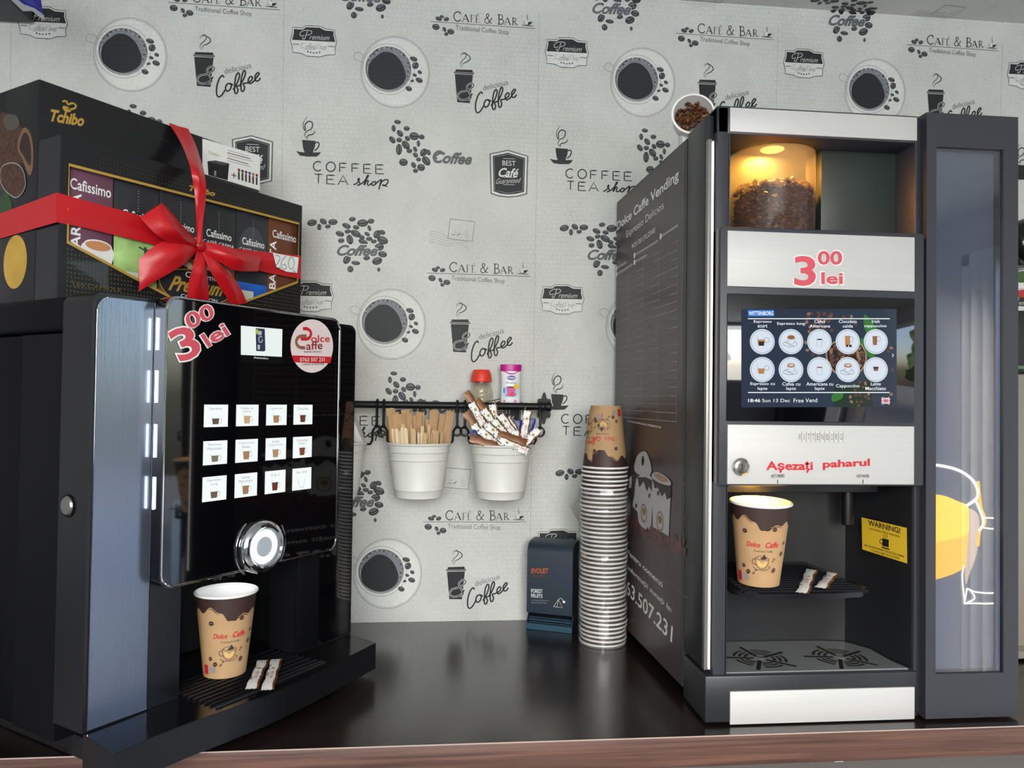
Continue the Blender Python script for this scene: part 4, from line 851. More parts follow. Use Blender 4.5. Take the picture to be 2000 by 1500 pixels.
m.box(1.045, 1.365, -.451, -.30, .885, .905, SIDEP); m.box(1.045, 1.365, -.451, -.30, .02, .07, SIDEP); m.build('cabinet', vm)
for x in (1.07, 1.48):
    for y in (-.5, -.1): m = MB(); m.lathe([(.0001, .0004), (.016, .0004), (.016, .03), (.0001, .03)], INNER, 16, Matrix.Translation((x, y, 0))); m.build('foot', vm)
# printed side panel
SP = Pl((1.0328-.0396*.451, 0, 0), (.0396, -1, 0), (0, 0, 1))
sy0, sy1 = .043, .4435
m = MB(); poly(m, SP, [(sy0, .022), (sy1, .022), (sy1, .893), (sy0, .893)], mat('side_poster_brown', '3d3231', .33, var=((5, 5, 5), .12)), .0002)
PW = mat('poster_white', 'f4f4f4', .5); PG = mat('poster_grey', 'aaa4a2', .5); PR = mat('poster_wine', '4f2a28', .4)
zS = (1180, 300, 2.5); zT = (1180, 800, 2.5)
def st(s, BL, BR, TL, z, mt=PW, **k): f = lambda p: SP.inv(z[0]+p[0]/z[2], z[1]+p[1]/z[2]); text(m, SP, s, f(BL), f(BR), f(TL), mt, .0006, **k)
st('Dolce Caffe Vending', (64, 390), (366, 140), (64, 335), zS, bold=.022); st('Espresso Delicios', (110, 423), (292, 280), (110, 380), zS); st('MOD DE UTILIZARE:', (137, 466), (252, 383), (137, 443), zS, bold=.01)
for a, b in (((150, 497), (265, 425)), ((150, 530), (210, 495)), ((62, 560), (110, 530)), ((62, 590), (140, 540)), ((278, 405), (362, 350))):
    pa, pb = P(SP, [a, b], zS); line(m, SP, [pa, pb], .0045, PG, .0005); poly(m, SP, ellp(pa[0], pa[1], .006, .006, 0, 10), PW, .0008)
tTR, tBR = P(SP, [(362, 425), (362, 1310)], zS); zt, zb = tTR[1], tBR[1]
us = [SP.inv(zS[0]+x/zS[2], zS[1]+y/zS[2])[0] for x, y in ((64, 612), (122, 575), (191, 535), (269, 485), (362, 425))]; us[0] = sy0+.004
for u in us: line(m, SP, [(u, zb), (u, zt)], .0011, PG, .0005)
NR = 21; rgp = random.Random(2)
for k in range(NR+1):
    v = zb+(zt-zb)*k/NR; line(m, SP, [(us[0], v), (us[-1], v)], .0011, PG, .0005)
    if k < NR:
        for c in range(4):
            if c == 3 and k in (0, 12, 13, 15, 17, 19): continue
            wd = (us[c+1]-us[c])
            for q in (0, 1) if rgp.random() < .5 else (0,):
                line(m, SP, [(us[c]+wd*.06, v+.011-.006*q+.004), (us[c]+wd*rgp.uniform(.5, .92), v+.011-.006*q+.004)], .0022, mat('poster_dim_text', '6e6766', .5), .0005)
st('ATENȚIE PRODUS FIERBINTE!', (113, 62+1250-1250), (280, 96), (113, 50), zT, bold=.01)
for c in ([(330, 180), (360, 300), (398, 372)], [(250, 150), (330, 400), (398, 620)], [(300, 170), (350, 420), (398, 540)], [(280, 680), (330, 830), (405, 920)], [(200, 640), (250, 600), (330, 830)], [(160, 690), (200, 650), (260, 700)], [(230, 730), (290, 800), (360, 960)], [(190, 800), (300, 950), (360, 1000)]): line(m, SP, smooth(P(SP, c, zT), 6), .0016, PR if c[0][0] < 260 else mat('poster_tan_line', '6d5048', .4), .0004)
# beans spilled on the poster and the two printed cups
for k in range(120):
    t = rgp.random(); x = 130+t*260+rgp.uniform(-10, 10); y = 545+t*130+rgp.uniform(-30, 38)-abs(t-.5)*10; u, v = SP.inv(zT[0]+x/zT[2], zT[1]+y/zT[2]); poly(m, SP, ellp(u, v, .008, .0052, rgp.uniform(0, 3), 8), mat('poster_bean', '4a2724', .4) if k % 2 else mat('poster_bean_light', '6a3a34', .4), .0006+k*1e-6)
PC = mat('poster_cup_white', 'bcbab9', .5); PK = mat('poster_cup_dark', '2a1d1b', .5); PE = mat('poster_foam', 'a98a6c', .5)
poly(m, SP, smooth(P(SP, [(160, 335), (150, 420), (140, 470), (165, 500), (170, 550), (205, 585), (232, 560), (238, 340), (200, 320)], zT), 2, True), PC, .0009)
poly(m, SP, P(SP, [(165, 330), (205, 330), (238, 345), (236, 400), (222, 375), (212, 400), (195, 350), (175, 380)], zT), PK, .0012)
poly(m, SP, smooth(P(SP, [(150, 290), (165, 225), (200, 203), (222, 235), (235, 300), (215, 325), (175, 318)], zT), 3, True), PC, .0014); poly(m, SP, ellp(*SP.inv(1180+193/2.5, 800+250/2.5), .010, .0075, 1.2, 12), PK, .0017)
poly(m, SP, P(SP, [(122, 385), (125, 330), (138, 325), (135, 380)], zT), PC, .0009)
poly(m, SP, P(SP, [(237, 330), (330, 365), (318, 618), (240, 572)], zT), PC, .0011); poly(m, SP, P(SP, [(238, 335), (330, 368), (328, 430), (310, 440), (300, 405), (285, 425), (265, 380), (250, 385)], zT), PK, .0014)
poly(m, SP, smooth(P(SP, [(237, 318), (262, 305), (305, 325), (330, 355), (325, 370), (285, 362), (245, 340)], zT), 3, True), PC, .0017); poly(m, SP, smooth(P(SP, [(246, 320), (268, 313), (300, 328), (318, 350), (285, 352)], zT), 3, True), PE, .0020)
st('Dolce Caffe', (168, 430), (226, 450), (168, 412), zT, RED, shear=.2, bold=.01); st('Dolce Caffe', (247, 465), (310, 490), (247, 445), zT, RED, shear=.2, bold=.01)
for x, y in ((197, 505), (276, 545)):
    u, v = SP.inv(1180+x/2.5, 800+y/2.5); line(m, SP, ellp(u, v, .017, .016), .003, mat('poster_gold', '8f7440', .5), .0016, True); poly(m, SP, ellp(u, v+.003, .010, .007), MATS['poster_gold'], .0016)
for x, y in ((215, 585), (160, 470), (268, 408), (225, 420)): poly(m, SP, ellp(*SP.inv(1180+x/2.5, 800+y/2.5), .006, .004, .6, 8), PK, .0018)
st('Pentru comenzi', (115, 705), (286, 870), (115, 680), zT, bold=.01); st('și informații sunați la:', (92, 762), (330, 1000), (94, 735), zT, bold=.01); st('763.507.231', (86, 872), (332, 1140), (90, 806), zT, bold=.012); st('0', (58, 845), (80, 866), (62, 782), zT, bold=.012)
m.build('side_poster', vm)
m = MB(); m.box(1.0325, 1.034, -.4455, -.4435, .02, .9, ANTH); m.build('side_edge_trim', vm)
# front column
x0, x1 = 1.045, 1.3655
m = MB()
m.box(1.0335, 1.0475, -.536, -.452, .078, .908, ANTHD, .003); m.box(1.0335, 1.3655, -.552, -.452, .004, .0722, ANTHD, .003)
m.box(1.046, 1.0655, YF, -.452, .0720, .9175, ANTH, .003); m.box(1.3600, 1.3655, YF, -.40, .0720, .9175, ANTH, .001)
m.box(1.046, 1.3655, YF, -.452, .8755, .9185, ANTH, .003); m.box(1.046, 1.3655, -.565, -.452, .352, .7335, ANTH, .004); m.box(1.046, 1.3655, YF, -.40, .050, .0728, ANTH, .002)
m.build('front_frame', vm)
LEDW = emat('warm_white_led_strip', 'fff6ea', 5)
m = MB(); m.box(1.0406, 1.0420, -.5475, -.5455, .081, .864, LEDW); m.build('led_strip', vm)
m = MB(); m.box(1.0335, 1.0408, -.5462, -.536, .079, .868, mat('led_profile_grey', '8d8b88', .35, metal=.6), .002); m.build('led_profile', vm)
def strip(name, px, Y, h=.003):
    (a, b), (c, d) = F(*px[0], Y), F(*px[1], Y); m = MB(); m.box(a, c, Y-h, Y+.001, d, b, ALU, .0006); return m.build(name, vm), Pl((0, Y-h, 0), (1, 0, 0), (0, 0, 1))
YM = -.565
s1, _ = strip('metal_strip', ((1425, 211), (1789, 276)), YF); s2, S2 = strip('metal_strip', ((1420, 451), (1784, 570)), YM); s3, S3 = strip('metal_strip', ((1420, 829), (1783, 946)), YM); s4, S4 = strip('metal_strip', ((1425, 1350), (1784, 1403)), -.552)
m = MB(); zp = (1380, 200, 3.75)
def sx(s, BL, BR, TL, z, sf, mt, mm, **k): f = lambda p: sf.inv(z[0]+p[0]/z[2], z[1]+p[1]/z[2]); text(mm, sf, s, f(BL), f(BR), f(TL), mt, .0008, **k)
for s, BL, BR, TL in (('3', (640, 1345), (800, 1345), (640, 1125)), ('00', (812, 1190), (992, 1190), (812, 1088)), ('lei', (838, 1332), (998, 1332), (838, 1245))):
    d = 10; text(m, S2, s, *[S2.inv(zp[0]+(a)/zp[2], zp[1]+b/zp[2]) for a, b in ((BL[0]-d, BL[1]+d), (BR[0]+d, BR[1]+d), (TL[0]-d, TL[1]-d))], mat('sticker_backing', 'e6e3e0', .5), .0004, bold=.03); sx(s, BL, BR, TL, zp, S2, PINKR, m, bold=.022)
m.build('price_lettering', s2)
m = MB(); zq = (1380, 820, 2000/440)
for k, ch in enumerate('WITTENBORG'):
    xx = 803+k*41; q = P(S3, [(xx+3, 198), (xx+38, 198), (xx+38, 103), (xx+3, 103)], zq); poly(m, S3, q, mat('badge_grey', 'd2d1ce', .4), .0005); line(m, S3, [q[1], q[2]], .0009, mat('badge_dark_grey', '909092', .5), .0007)
    wq = 3 if ch == 'I' else 11; sx(ch, (xx+20-wq, 180), (xx+20+wq, 180), (xx+20-wq, 122), zq, S3, mat('badge_letter', '8f8e8c', .4), m, bold=.02)
m.build('name_badge', s3)
m = MB(); sx('Așezați', (527, 470), (942, 470), (527, 368), zq, S3, RED, m, bold=.028); m.build('red_lettering', s3)
m = MB(); sx('paharul', (1030, 446), (1448, 428), (1030, 360), zq, S3, RED, m, bold=.028); m.build('red_lettering', s3)
m = MB(); sx('HOT DRINKS', (572, 514), (690, 511), (572, 484), zq, S3, BLACKP, m, bold=.01); line(m, S3, P(S3, [(630, 530), (630, 566)], zq), .0012, BLACKP, .0006); m.build('black_lettering', s3); m = MB(); sx('HOT WATER', (1332, 514), (1441, 512), (1332, 486), zq, S3, BLACKP, m, bold=.01)
for x in (1387,): line(m, S3, P(S3, [(x, 530), (x, 566)], zq), .0012, BLACKP, .0006)
m.build('black_lettering', s3)
lc = S3.inv(zq[0]+298/zq[2], zq[1]+415/zq[2]); LKM = Matrix.Translation((lc[0], YM-.003, lc[1])) @ Matrix.Rotation(math.radians(90), 4, 'X')
m = MB(); m.lathe([(.0130, 0), (.0130, .004), (.0105, .006), (.0095, .0045)], CHROME, 32, LKM); m.lathe([(.0095, .0045), (.0055, .005), (.0050, .0065), (.0001, .0066)], mat('lock_metal', 'b0ada6', .25, metal=1), 32, LKM)
m.add([LKM @ V(q) for q in ((-.0008, -.0042, .0068), (.0008, -.0042, .0068), (.0008, .0042, .0068), (-.0008, .0042, .0068))], [[0, 1, 2, 3]], BLACKP); m.build('lock', s3)
# touchscreen
(a, b), (c, d) = F(1420, 573, YM), F(1784, 826, YM)
m = MB(); m.box(a, c, YM-.0025, YM+.001, d, b, GLOSSB, .0006); scr = m.build('touchscreen', vm)
S = Pl((0, YM-.0026, 0), (1, 0, 0), (0, 0, 1)); zs = (1400, 560, 2000/420); K = .0011/zs[2]*.74*1.0
SW = emat('screen_text_white', 'f4f8ff', 1.0, .15); SBG = mat('screen_slate', '10131a', .12, em='39465a', es=.55)
pxw = (S.inv(1500, 700)[0]-S.inv(1400, 700)[0])/100
m = MB(); poly(m, S, P(S, [(228, 208), (1672, 208), (1672, 1118), (228, 1122)], zs), SBG, .0002)
GL = emat('screen_leaf', '3f9a3c', .55, .2); DG = emat('screen_dark_leaf', '1f4a38', .4, .2); BN = emat('screen_bean', '7a5442', .55, .2); BN2 = emat('screen_bean_light', 'b08a70', .6, .2)
for q in ([(1370, 260), (1420, 300), (1500, 420), (1420, 470), (1370, 380)], [(1400, 560), (1470, 600), (1460, 660), (1400, 640)], [(1075, 1000), (1170, 985), (1160, 1040), (1075, 1070)], [(1340, 480), (1400, 520), (1400, 620), (1350, 580)]): poly(m, S, smooth(P(S, q, zs), 3, True), GL, .0004)
poly(m, S, P(S, [(1090, 930), (1440, 880), (1450, 1118), (1090, 1118)], zs), DG, .0003)
poly(m, S, smooth(P(S, [(1010, 640), (1060, 530), (1200, 480), (1330, 520), (1395, 640), (1350, 780), (1220, 840), (1080, 790)], zs), 3, True), emat('screen_bowl_rim', 'c9ab88', .6, .2), .0005); poly(m, S, smooth(P(S, [(1022, 640), (1068, 540), (1200, 492), (1322, 530), (1382, 640), (1340, 770), (1220, 826), (1090, 780)], zs), 3, True), emat('screen_bowl_dark', '3a2820', .5, .2), .0006)
rs = random.Random(11)
def sb(x, y, r, h): poly(m, S, ellp(*S.inv(zs[0]+x/zs[2], zs[1]+y/zs[2]), r/zs[2]*pxw, r*.72/zs[2]*pxw, rs.uniform(0, 3), 9), (BN, BN2)[rs.random() < .4], h)
for k in range(90):
    t, r_ = rs.uniform(0, 6.28), math.sqrt(rs.random()); sb(1200+165*r_*math.cos(t), 650+150*r_*math.sin(t), 19, .0007+k*1e-6)
for k in range(34): sb(rs.uniform(800, 1080), rs.uniform(240, 420), 20, .0005+k*1e-6)
for x, y in ((840, 590), (890, 635), (945, 640), (825, 520), (880, 250), (1250, 280), (1180, 280), (1290, 350), (1620, 570), (1590, 600), (1630, 775), (1620, 1000), (1240, 1025), (1290, 1010), (1330, 1005), (1380, 1020), (1410, 1040), (1250, 1070), (1300, 1070), (1340, 1070), (1315, 1105), (1330, 890), (1380, 900), (1360, 935), (1285, 960), (1410, 995)): sb(x, y, 19, .0006)
for y, x0_, x1_ in ((298, 288, 1606), (984, 288, 1604)): line(m, S, P(S, [(x0_, y), (x1_, y)], zs), 8/zs[2]*pxw, SW, .0009)
poly(m, S, P(S, [(288, 217), (530, 217), (530, 276), (288, 276)], zs), emat('screen_blue', '2f86e6', .8, .2), .0006)
sx('WITTENBORG', (294, 266), (524, 266), (294, 228), zs, S, SW, m, bold=.02)
lab = [[('Espresso', (342, 342), (508, 312)), ('scurt', (378, 380), (468, 352))], [('Espresso lung', (560, 362), (818, 330))], [('Cafea', (905, 338), (1005, 308)), ('Americana', (862, 380), (1052, 352))], [('Ciocolata', (1132, 338), (1300, 308)), ('calda', (1168, 380), (1264, 352))], [('Irish', (1440, 338), (1512, 308)), ('cappuccino', (1368, 385), (1576, 352))],
 [('Espresso cu', (310, 922), (538, 888)), ('lapte', (378, 968), (468, 932))], [('Cafea cu', (606, 920), (774, 888)), ('lapte', (644, 968), (734, 932))], [('Americana cu', (830, 920), (1080, 888)), ('lapte', (910, 968), (1000, 932))], [('Cappuccino', (1106, 945), (1326, 906))], [('Latte', (1430, 918), (1522, 888)), ('Macchiato', (1380, 962), (1570, 930))]]
for L_ in lab:
    for s, q0, q1 in L_: sx(s, q0, (q1[0], q0[1]), (q0[0], q1[1]), zs, S, SW, m, bold=.006)
sx('18:46', (290, 1074), (402, 1074), (290, 1042), zs, S, SW, m, bold=.02); sx('Sun 13 Dec', (420, 1074), (678, 1074), (420, 1042), zs, S, SW, m); sx('Free Vend', (712, 1078), (932, 1074), (712, 1040), zs, S, SW, m)
line(m, S, P(S, [(1628, 625), (1642, 638), (1628, 652)], zs), .0011, SW, .0009)
poly(m, S, P(S, [(1530, 1032), (1606, 1032), (1606, 1090), (1530, 1090)], zs), emat('screen_flag_blue', '4a5ea0', .7, .2), .0006)
for w_, cc in ((.0034, SW), (.0014, emat('screen_flag_red', 'd06070', .8, .2))):
    for q in ([(1532, 1034), (1604, 1088)], [(1604, 1034), (1532, 1088)], [(1568, 1032), (1568, 1090)], [(1530, 1061), (1606, 1061)]): line(m, S, P(S, q, zs), w_, cc, .0008 if w_ > .002 else .0010)
m.build('menu_picture', scr)
CIR = emat('screen_icon_disc', 'dfeaf6', .92, .15); RNG = emat('screen_icon_ring', '8fa2b8', .7, .15)
IC = {c: emat('icon_'+c, c, .8, .2) for c in ('3a2418', 'c98f5a', 'a86a48', '8a5a44', 'e9d3bd', '9aa6b4', '2a2a30')}
for r_ in (0, 1):
    for c_ in range(5):
        m = MB(); cx, cy = (421, 688, 952, 1216, 1476)[c_], (511, 771)[r_]; u, v = S.inv(zs[0]+cx/zs[2], zs[1]+cy/zs[2]); q = pxw/zs[2]
        poly(m, S, ellp(u, v, 116*q, 114*q, 0, 36), CIR, .0008); line(m, S, ellp(u, v, 104*q, 102*q, 0, 36), .0006, RNG, .0010, True)
        def r4(a, b, c, d, mt, h=.0012, tp=0): poly(m, S, [(u+(a+tp)*q, v+b*q), (u+(c-tp)*q, v+b*q), (u+c*q, v+d*q), (u+a*q, v+d*q)], mt, h)
        if c_ == 0: r4(-42, -38, 22, 10, IC['3a2418'] if r_ == 0 else IC['c98f5a'], tp=8); r4(-46, 0, 24, 18, IC['c98f5a'], .0014) if r_ == 0 else None; line(m, S, ellp(u+40*q, v+15*q, 22*q, 22*q), .0007, IC['9aa6b4'], .0012, True); line(m, S, [(u-48*q, v+52*q), (u-40*q, v-40*q)], .0005, IC['9aa6b4'], .0012)
        elif c_ == 1 or (c_ == 3 and r_): 
            line(m, S, ellp(u-8*q, v-22*q, 66*q, 24*q, 0, 24), .0008, IC['9aa6b4'], .0011, True); poly(m, S, [(u-36*q, v+30*q), (u+36*q, v+30*q), (u+22*q, v-22*q), (u-22*q, v-22*q)], MATS['screen_icon_disc'], .0013); line(m, S, [(u-36*q, v+30*q), (u-22*q, v-22*q), (u+22*q, v-22*q), (u+36*q, v+30*q)], .0006, IC['9aa6b4'], .0014)
            poly(m, S, ellp(u-2*q, v+38*q, 36*q, 20*q), IC['a86a48'], .0016); poly(m, S, ellp(u-2*q, v+40*q, 26*q, 13*q), IC['e9d3bd'], .0018) if (r_ or c_ == 3) else None; line(m, S, [(u-60*q, v-5*q), (u+20*q, v-42*q)], .0009, IC['9aa6b4'], .0014)
        elif c_ == 2: poly(m, S, ellp(u, v+20*q, 28*q, 6*q), IC['2a2a30'] if r_ == 0 else IC['8a5a44'], .0014); line(m, S, [(u-28*q, v+20*q), (u-20*q, v-45*q), (u+20*q, v-45*q), (u+28*q, v+20*q)], .0005, IC['9aa6b4'], .0012)
        elif c_ == 3: r4(-30, -35, 22, 52, IC['c98f5a'], tp=4); line(m, S, ellp(u+32*q, v+20*q, 18*q, 26*q), .0007, IC['9aa6b4'], .0012, True); r4(-20, -50, 2, -28, IC['2a2a30'], .0014); r4(10, -50, 36, -28, IC['3a2418'], .0014)
        elif r_ == 0: r4(-34, -32, 14, 50, IC['a86a48'], tp=5); line(m, S, ellp(u+24*q, v+25*q, 18*q, 24*q), .0007, IC['9aa6b4'], .0012, True)
        else: r4(-24, -12, 22, 22, IC['8a5a44'], tp=3); r4(-26, 10, 24, 26, IC['3a2418'], .0014)
        m.build('menu_icon', scr)
# bean hopper in the upper niche
m = MB(); m.box(1.0655, 1.3600, -.462, -.452, .7335, .8755, SIDEP); m.box(1.235, 1.360, -.500, -.462, .7335, .8755, SIDEP, .001); m.box(1.065, 1.0665, YF, -.452, .7335, .8755, ANTH); m.build('niche_lining', vm)
HX, HY, HR = ony(1536, 400, -.53).x, -.478, .0655
m = MB(); m.lathe([(HR, .7345), (HR, .868)], clear('hopper_plastic', 'f6e6d2', .03, frost=.07), 48, Matrix.Translation((HX, HY, 0)), a0=math.pi*.93, a1=math.pi*2.07); m.build('bean_hopper', vm)
rb_ = random.Random(21)
def beans_mesh(name, n, fn, parent=None, sc_=.0062):
    m = MB()
    for k in range(n):
        p_ = fn(); Mx = Matrix.Rotation(rb_.uniform(0, 6.28), 4, 'Z') @ Matrix.Rotation(rb_.uniform(0, 6.28), 4, 'X'); m.blob(p_, sc_*1.0, sc_*.72, sc_*.55, BEANM, Mx, 1)
    return m
def hop():
    t = rb_.uniform(math.pi*.98, math.pi*2.02); r_ = HR-.007-rb_.random()**2*.012; z_ = .740+rb_.random()*.072; return V((HX+r_*math.cos(t), HY+r_*math.sin(t), z_))
def hopt():
    t = rb_.uniform(math.pi, math.pi*2); r_ = (HR-.007)*math.sqrt(rb_.random()); return V((HX+r_*math.cos(t), HY+r_*math.sin(t), .813+rb_.uniform(-.003, .004)))
m = beans_mesh('b', 620, hop); m2 = beans_mesh('b', 190, hopt); k = len(m.v); m.v += m2.v; m.f += [[i+k for i in f] for f in m2.f]; m.m += m2.m; m.sm += m2.sm
tag(m.build('coffee_beans'), 'roasted coffee beans heaped in the lit clear hopper at the top of the right machine', 'coffee beans', kind='stuff')
WARM = (1.0, .56, .14)
spot('hopper_lamp', (HX-.005, HY-.012, .8735), .018, 1.6, (1, .45, .07))
m = MB(); m.lathe([(.0001, .8742), (.016, .8742), (.018, .8755)], emat('warm_lamp_glass', 'ffb030', 9), 24, Matrix.Translation((HX-.005, HY-.012, 0))); m.build('hopper_lamp_lens', vm)
# cup niche
rw = [tuple(onz(x, y, .075)[:2]) for x, y in ((1425, 1252), (1600, 1250), (1650, 1252), (1700, 1266), (1740, 1288), (1778, 1314))]
rw[0] = (1.0655, rw[0][1]); rw = [(a, b) for a, b in rw]; rw[-1] = (1.3600, -.543)
m = MB(); n = len(rw); m.add([V((a, b, .074)) for a, b in rw]+[V((a, b, .352)) for a, b in rw], [[i, i+1, n+i+1, n+i] for i in range(n-1)], mat('niche_back_plastic', '1d1e21', .36), True)
m.box(1.0655, 1.0665, YF, rw[0][1], .074, .352, ANTHD); m.build('cup_niche', vm)
NB = fp(rw[0][1]-.0008)
m = MB(); zc_ = (1380, 1100, 2000/440); GR = mat('niche_groove', '08080a', .6)
for c in ([(418, 270), (418, 510), (822, 510)], [(805, 330), (805, 500)], [(822, 330), (822, 512)], [(415, 512), (826, 514)]): line(m, NB, P(NB, c, zc_), .0010, GR, .0002)
for x in (800, 815): line(m, NB, P(NB, [(x, 720), (x, 1390)], zq), .0014, GR, .0002)
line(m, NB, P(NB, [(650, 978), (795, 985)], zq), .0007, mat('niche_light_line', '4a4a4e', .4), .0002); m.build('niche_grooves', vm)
yb_ = rw[0][1]
m = MB(); (a, b), (c, d) = F(1425, 955, -.51), F(1722, 976, -.51); m.box(1.0665, c, -.50, yb_, d+.010, .352, ANTHD, .002); m.build('outlet_cover', vm)
(a, b) = F(1655, 990, -.45); m = MB(); m.lathe([(.007, -.03), (.010, -.028), (.011, .012), (.011, .03)], BLK2, 20, Matrix.Translation((a, -.45, b))); m.build('water_nozzle', vm)
# hinged cup shelf with a slotted top
cz = ony(1481, 1136, -.53).z; rc = V((ony(1481, 1136, -.53).x, -.53, cz))
sl, sr = ony(1433, 1145, -.545).x, ony(1690, 1155, -.545).x; shz = cz-.0005
def shelf_out(r_): return [(sl-.004, yb_+.004), (sl-.004, -.545), (sl+.01, -.568), (sl+.03, -.577), (sr-.06, -.577), (sr-.02, -.570), (sr, -.55), (sr-.01, -.50), (sr-.03, yb_+.03)]
zat = lambda u, v, h: V((u, v, h))
shp = [(max(a, 1.0675), b) for a, b in shelf_out(0)]
m = MB(); m.prism(shp[::-1], zat, shz-.012, shz-.004, BLK2); m.box(sl+.04, sl+.15, -.52, yb_+.003, shz-.03, shz-.011, BLK2, .002); shf = m.build('cup_shelf', vm)
m = MB(); 
for k in range(13):
    y = -.572+k*.0115
    if y > yb_-.006: break
    m.tube([(max(sl+.004, 1.07), y, shz-.0025), (sr-.012-.002*k, y, shz-.0025)], .0024, BLK2, 6)
m.build('shelf_grille', shf)
# drip grid: steel plate with two round vent patterns
tz = .0755
tpoly = [(1.0665, -.546), (1.353, -.546)]+[(a-.004, b-.004) for a, b in rw[::-1][1:]]; tpoly[-1] = (1.0665, tpoly[-1][1])
m = MB(); m.prism(tpoly, zat, tz-.002, tz, STEEL); gp = m.build('drip_grid', vm)
SLOT = mat('slot_black', '050505', .7); DP = Pl((0, 0, tz), (1, 0, 0), (0, 1, 0))
for cx, cy in ((1484, 1286), (1640, 1284)):
    m = MB(); c = onz(cx, cy, tz); rr = (.0165, .0245, .0325, .040, .047); rr = [q for q in rr]
    for a0 in (100, 172, 244, 316, 28):
        pts = lambda r1, r2, a: [(c.x+r*math.cos(math.radians(a)), c.y+r*math.sin(math.radians(a))) for r in (r1, r2)]
        line(m, DP, pts(.010, .056, a0), .0062, SLOT, .0003)
        for i, r_ in enumerate((.022, .0305, .039)):
            line(m, DP, [(c.x+r_*math.cos(math.radians(a0+12+q*48/8)), c.y+r_*math.sin(math.radians(a0+12+q*48/8))) for q in range(9)], .0042, SLOT, .0003, taper=False)
            line(m, DP, [(c.x+(r_-.0030)*math.cos(math.radians(a0+13+q*46/8)), c.y+(r_-.0030)*math.sin(math.radians(a0+13+q*46/8))) for q in range(9)], .0014, mat('bright_steel_edge', 'd8d6d0', .25, metal=.8), .0004)
    m.lathe([(.0001, tz+.0008), (.0075, tz+.0006), (.0085, tz)], STEEL, 20, Matrix.Translation((c.x, c.y, 0))); m.build('drain_rosette', gp)
# warning sticker on the curved right wall of the niche
i0, i1 = V((*rw[3], 0)), V((*rw[4], 0)); wp0 = hit((1728, 1050), V((rw[3][0], rw[3][1], .2)), (i1-i0).cross(V((0, 0, 1)))); 
pa = hit((1684, 1040), V((*rw[2], 0)), V((rw[5][0]-rw[2][0], rw[5][1]-rw[2][1], 0)).cross(V((0, 0, 1)))); 
dirw = V((rw[5][0]-rw[2][0], rw[5][1]-rw[2][1], 0)).normalized(); inw = V((-dirw.y, dirw.x, 0)); inw = inw if inw.x < 0 else -inw
WS = Pl(V((rw[3][0], rw[3][1], 0))+inw*.012, dirw, (0, 0, 1)); YEL = mat('warning_yellow', 'd8b62e', .45)
m = MB(); ws = P(WS, [(1378, 865), (1778, 960), (1782, 1275), (1385, 1150)], zq)
m.prism([ws[3], ws[2], ws[1], ws[0]], WS.at, -.011, 0, BLK); m.prism([ws[3], ws[2], ws[1], ws[0]], WS.at, 0, .0005, YEL)
WT = lambda s, BL, BR, TL, **k: sx(s, BL, BR, TL, zq, WS, BLACKP, m, **k)
WT('WARNING!', (1440, 935), (1725, 1012), (1436, 885), bold=.02); WT('HOT DRINKS BEING PREPARED', (1446, 970), (1720, 1045), (1446, 956), bold=.01)
WT('USE CAUTION WHEN COLLECTING DRINK', (1402, 1118), (1760, 1225), (1402, 1100), bold=.01); WT('TO AVOID RISK OF SCALDING', (1460, 1165), (1718, 1240), (1460, 1148), bold=.01)
poly(m, WS, P(WS, [(1563, 1050), (1622, 1064), (1620, 1132), (1563, 1118)], zq), BLACKP, .0008); line(m, WS, smooth(P(WS, [(1563, 1060), (1545, 1065), (1542, 1090), (1563, 1100)], zq)), .0012, BLACKP, .0008); line(m, WS, P(WS, [(1558, 1130), (1626, 1150)], zq), .0022, BLACKP, .0008)
for x in (1575, 1590, 1605): line(m, WS, smooth(P(WS, [(x+2, 1018), (x-3, 1028), (x+3, 1036), (x-1, 1048)], zq)), .0008, BLACKP, .0008)
m.build('warning_sticker', vm)
# right-hand door with a tall window over a lit picture of a glass tea cup
wx0, wx1, wz0, wz1 = 1.3875, 1.4975, .0700, .8685; dx0, dx1 = 1.3715, 1.5215; yd0, yd1 = -.560, -.452
m = MB()
for q in ((dx0, wx0, .004, .9200), (wx1, dx1, .004, .9200), (wx0, wx1, .004, wz0), (wx0, wx1, wz1, .9200)): m.box(q[0], q[1], yd0, yd1, q[2], q[3], ANTH, .0)
m.box(1.3655, 1.3715, -.545, -.452, .01, .915, ANTHD); door = m.build('door', vm)
m = MB(); m.box(wx0, wx1, yd0+.022, yd1, wz0, wz1, mat('display_backing', '959ba7', .45)); m.build('picture_backing', door)
PB_ = fp(yd0+.0216); m = MB(); z8 = (1780, 880, 589/220)
YL = emat('lit_orange_tea', 'ffa808', 3.0); YL2 = emat('lit_yellow_tea', 'ffc01c', 3.0); LW = emat('lit_glass_line', 'fff3d0', 3.2); LG = emat('lit_glass_pale', '8d9096', .55)
xL = lambda q: [(max(u, wx0+.0005), v) for u, v in q]; xC = lambda q: [(min(max(u, wx0+.0005), wx1-.0005), v) for u, v in q]
poly(m, PB_, xC(smooth(P(PB_, [(100, 228), (170, 236), (235, 262), (285, 290), (330, 330), (352, 380), (350, 450), (335, 540), (310, 590), (240, 635), (170, 662), (100, 680)], z8), 3)), YL, .0003)
poly(m, PB_, xC(smooth(P(PB_, [(100, 228), (170, 236), (235, 262), (290, 285), (250, 300), (180, 322), (100, 335)], z8), 3)), YL2, .0006); poly(m, PB_, xC(smooth(P(PB_, [(100, 340), (200, 318), (290, 285), (300, 370), (290, 440), (200, 465), (100, 485)], z8), 3)), YL2, .0005)
poly(m, PB_, xC(smooth(P(PB_, [(300, 300), (345, 330), (355, 400), (340, 540), (300, 650), (285, 700), (278, 640), (288, 560), (300, 420)], z8), 3)), emat('lit_glass_pink', 'f0cdb0', 1.5), .0007)
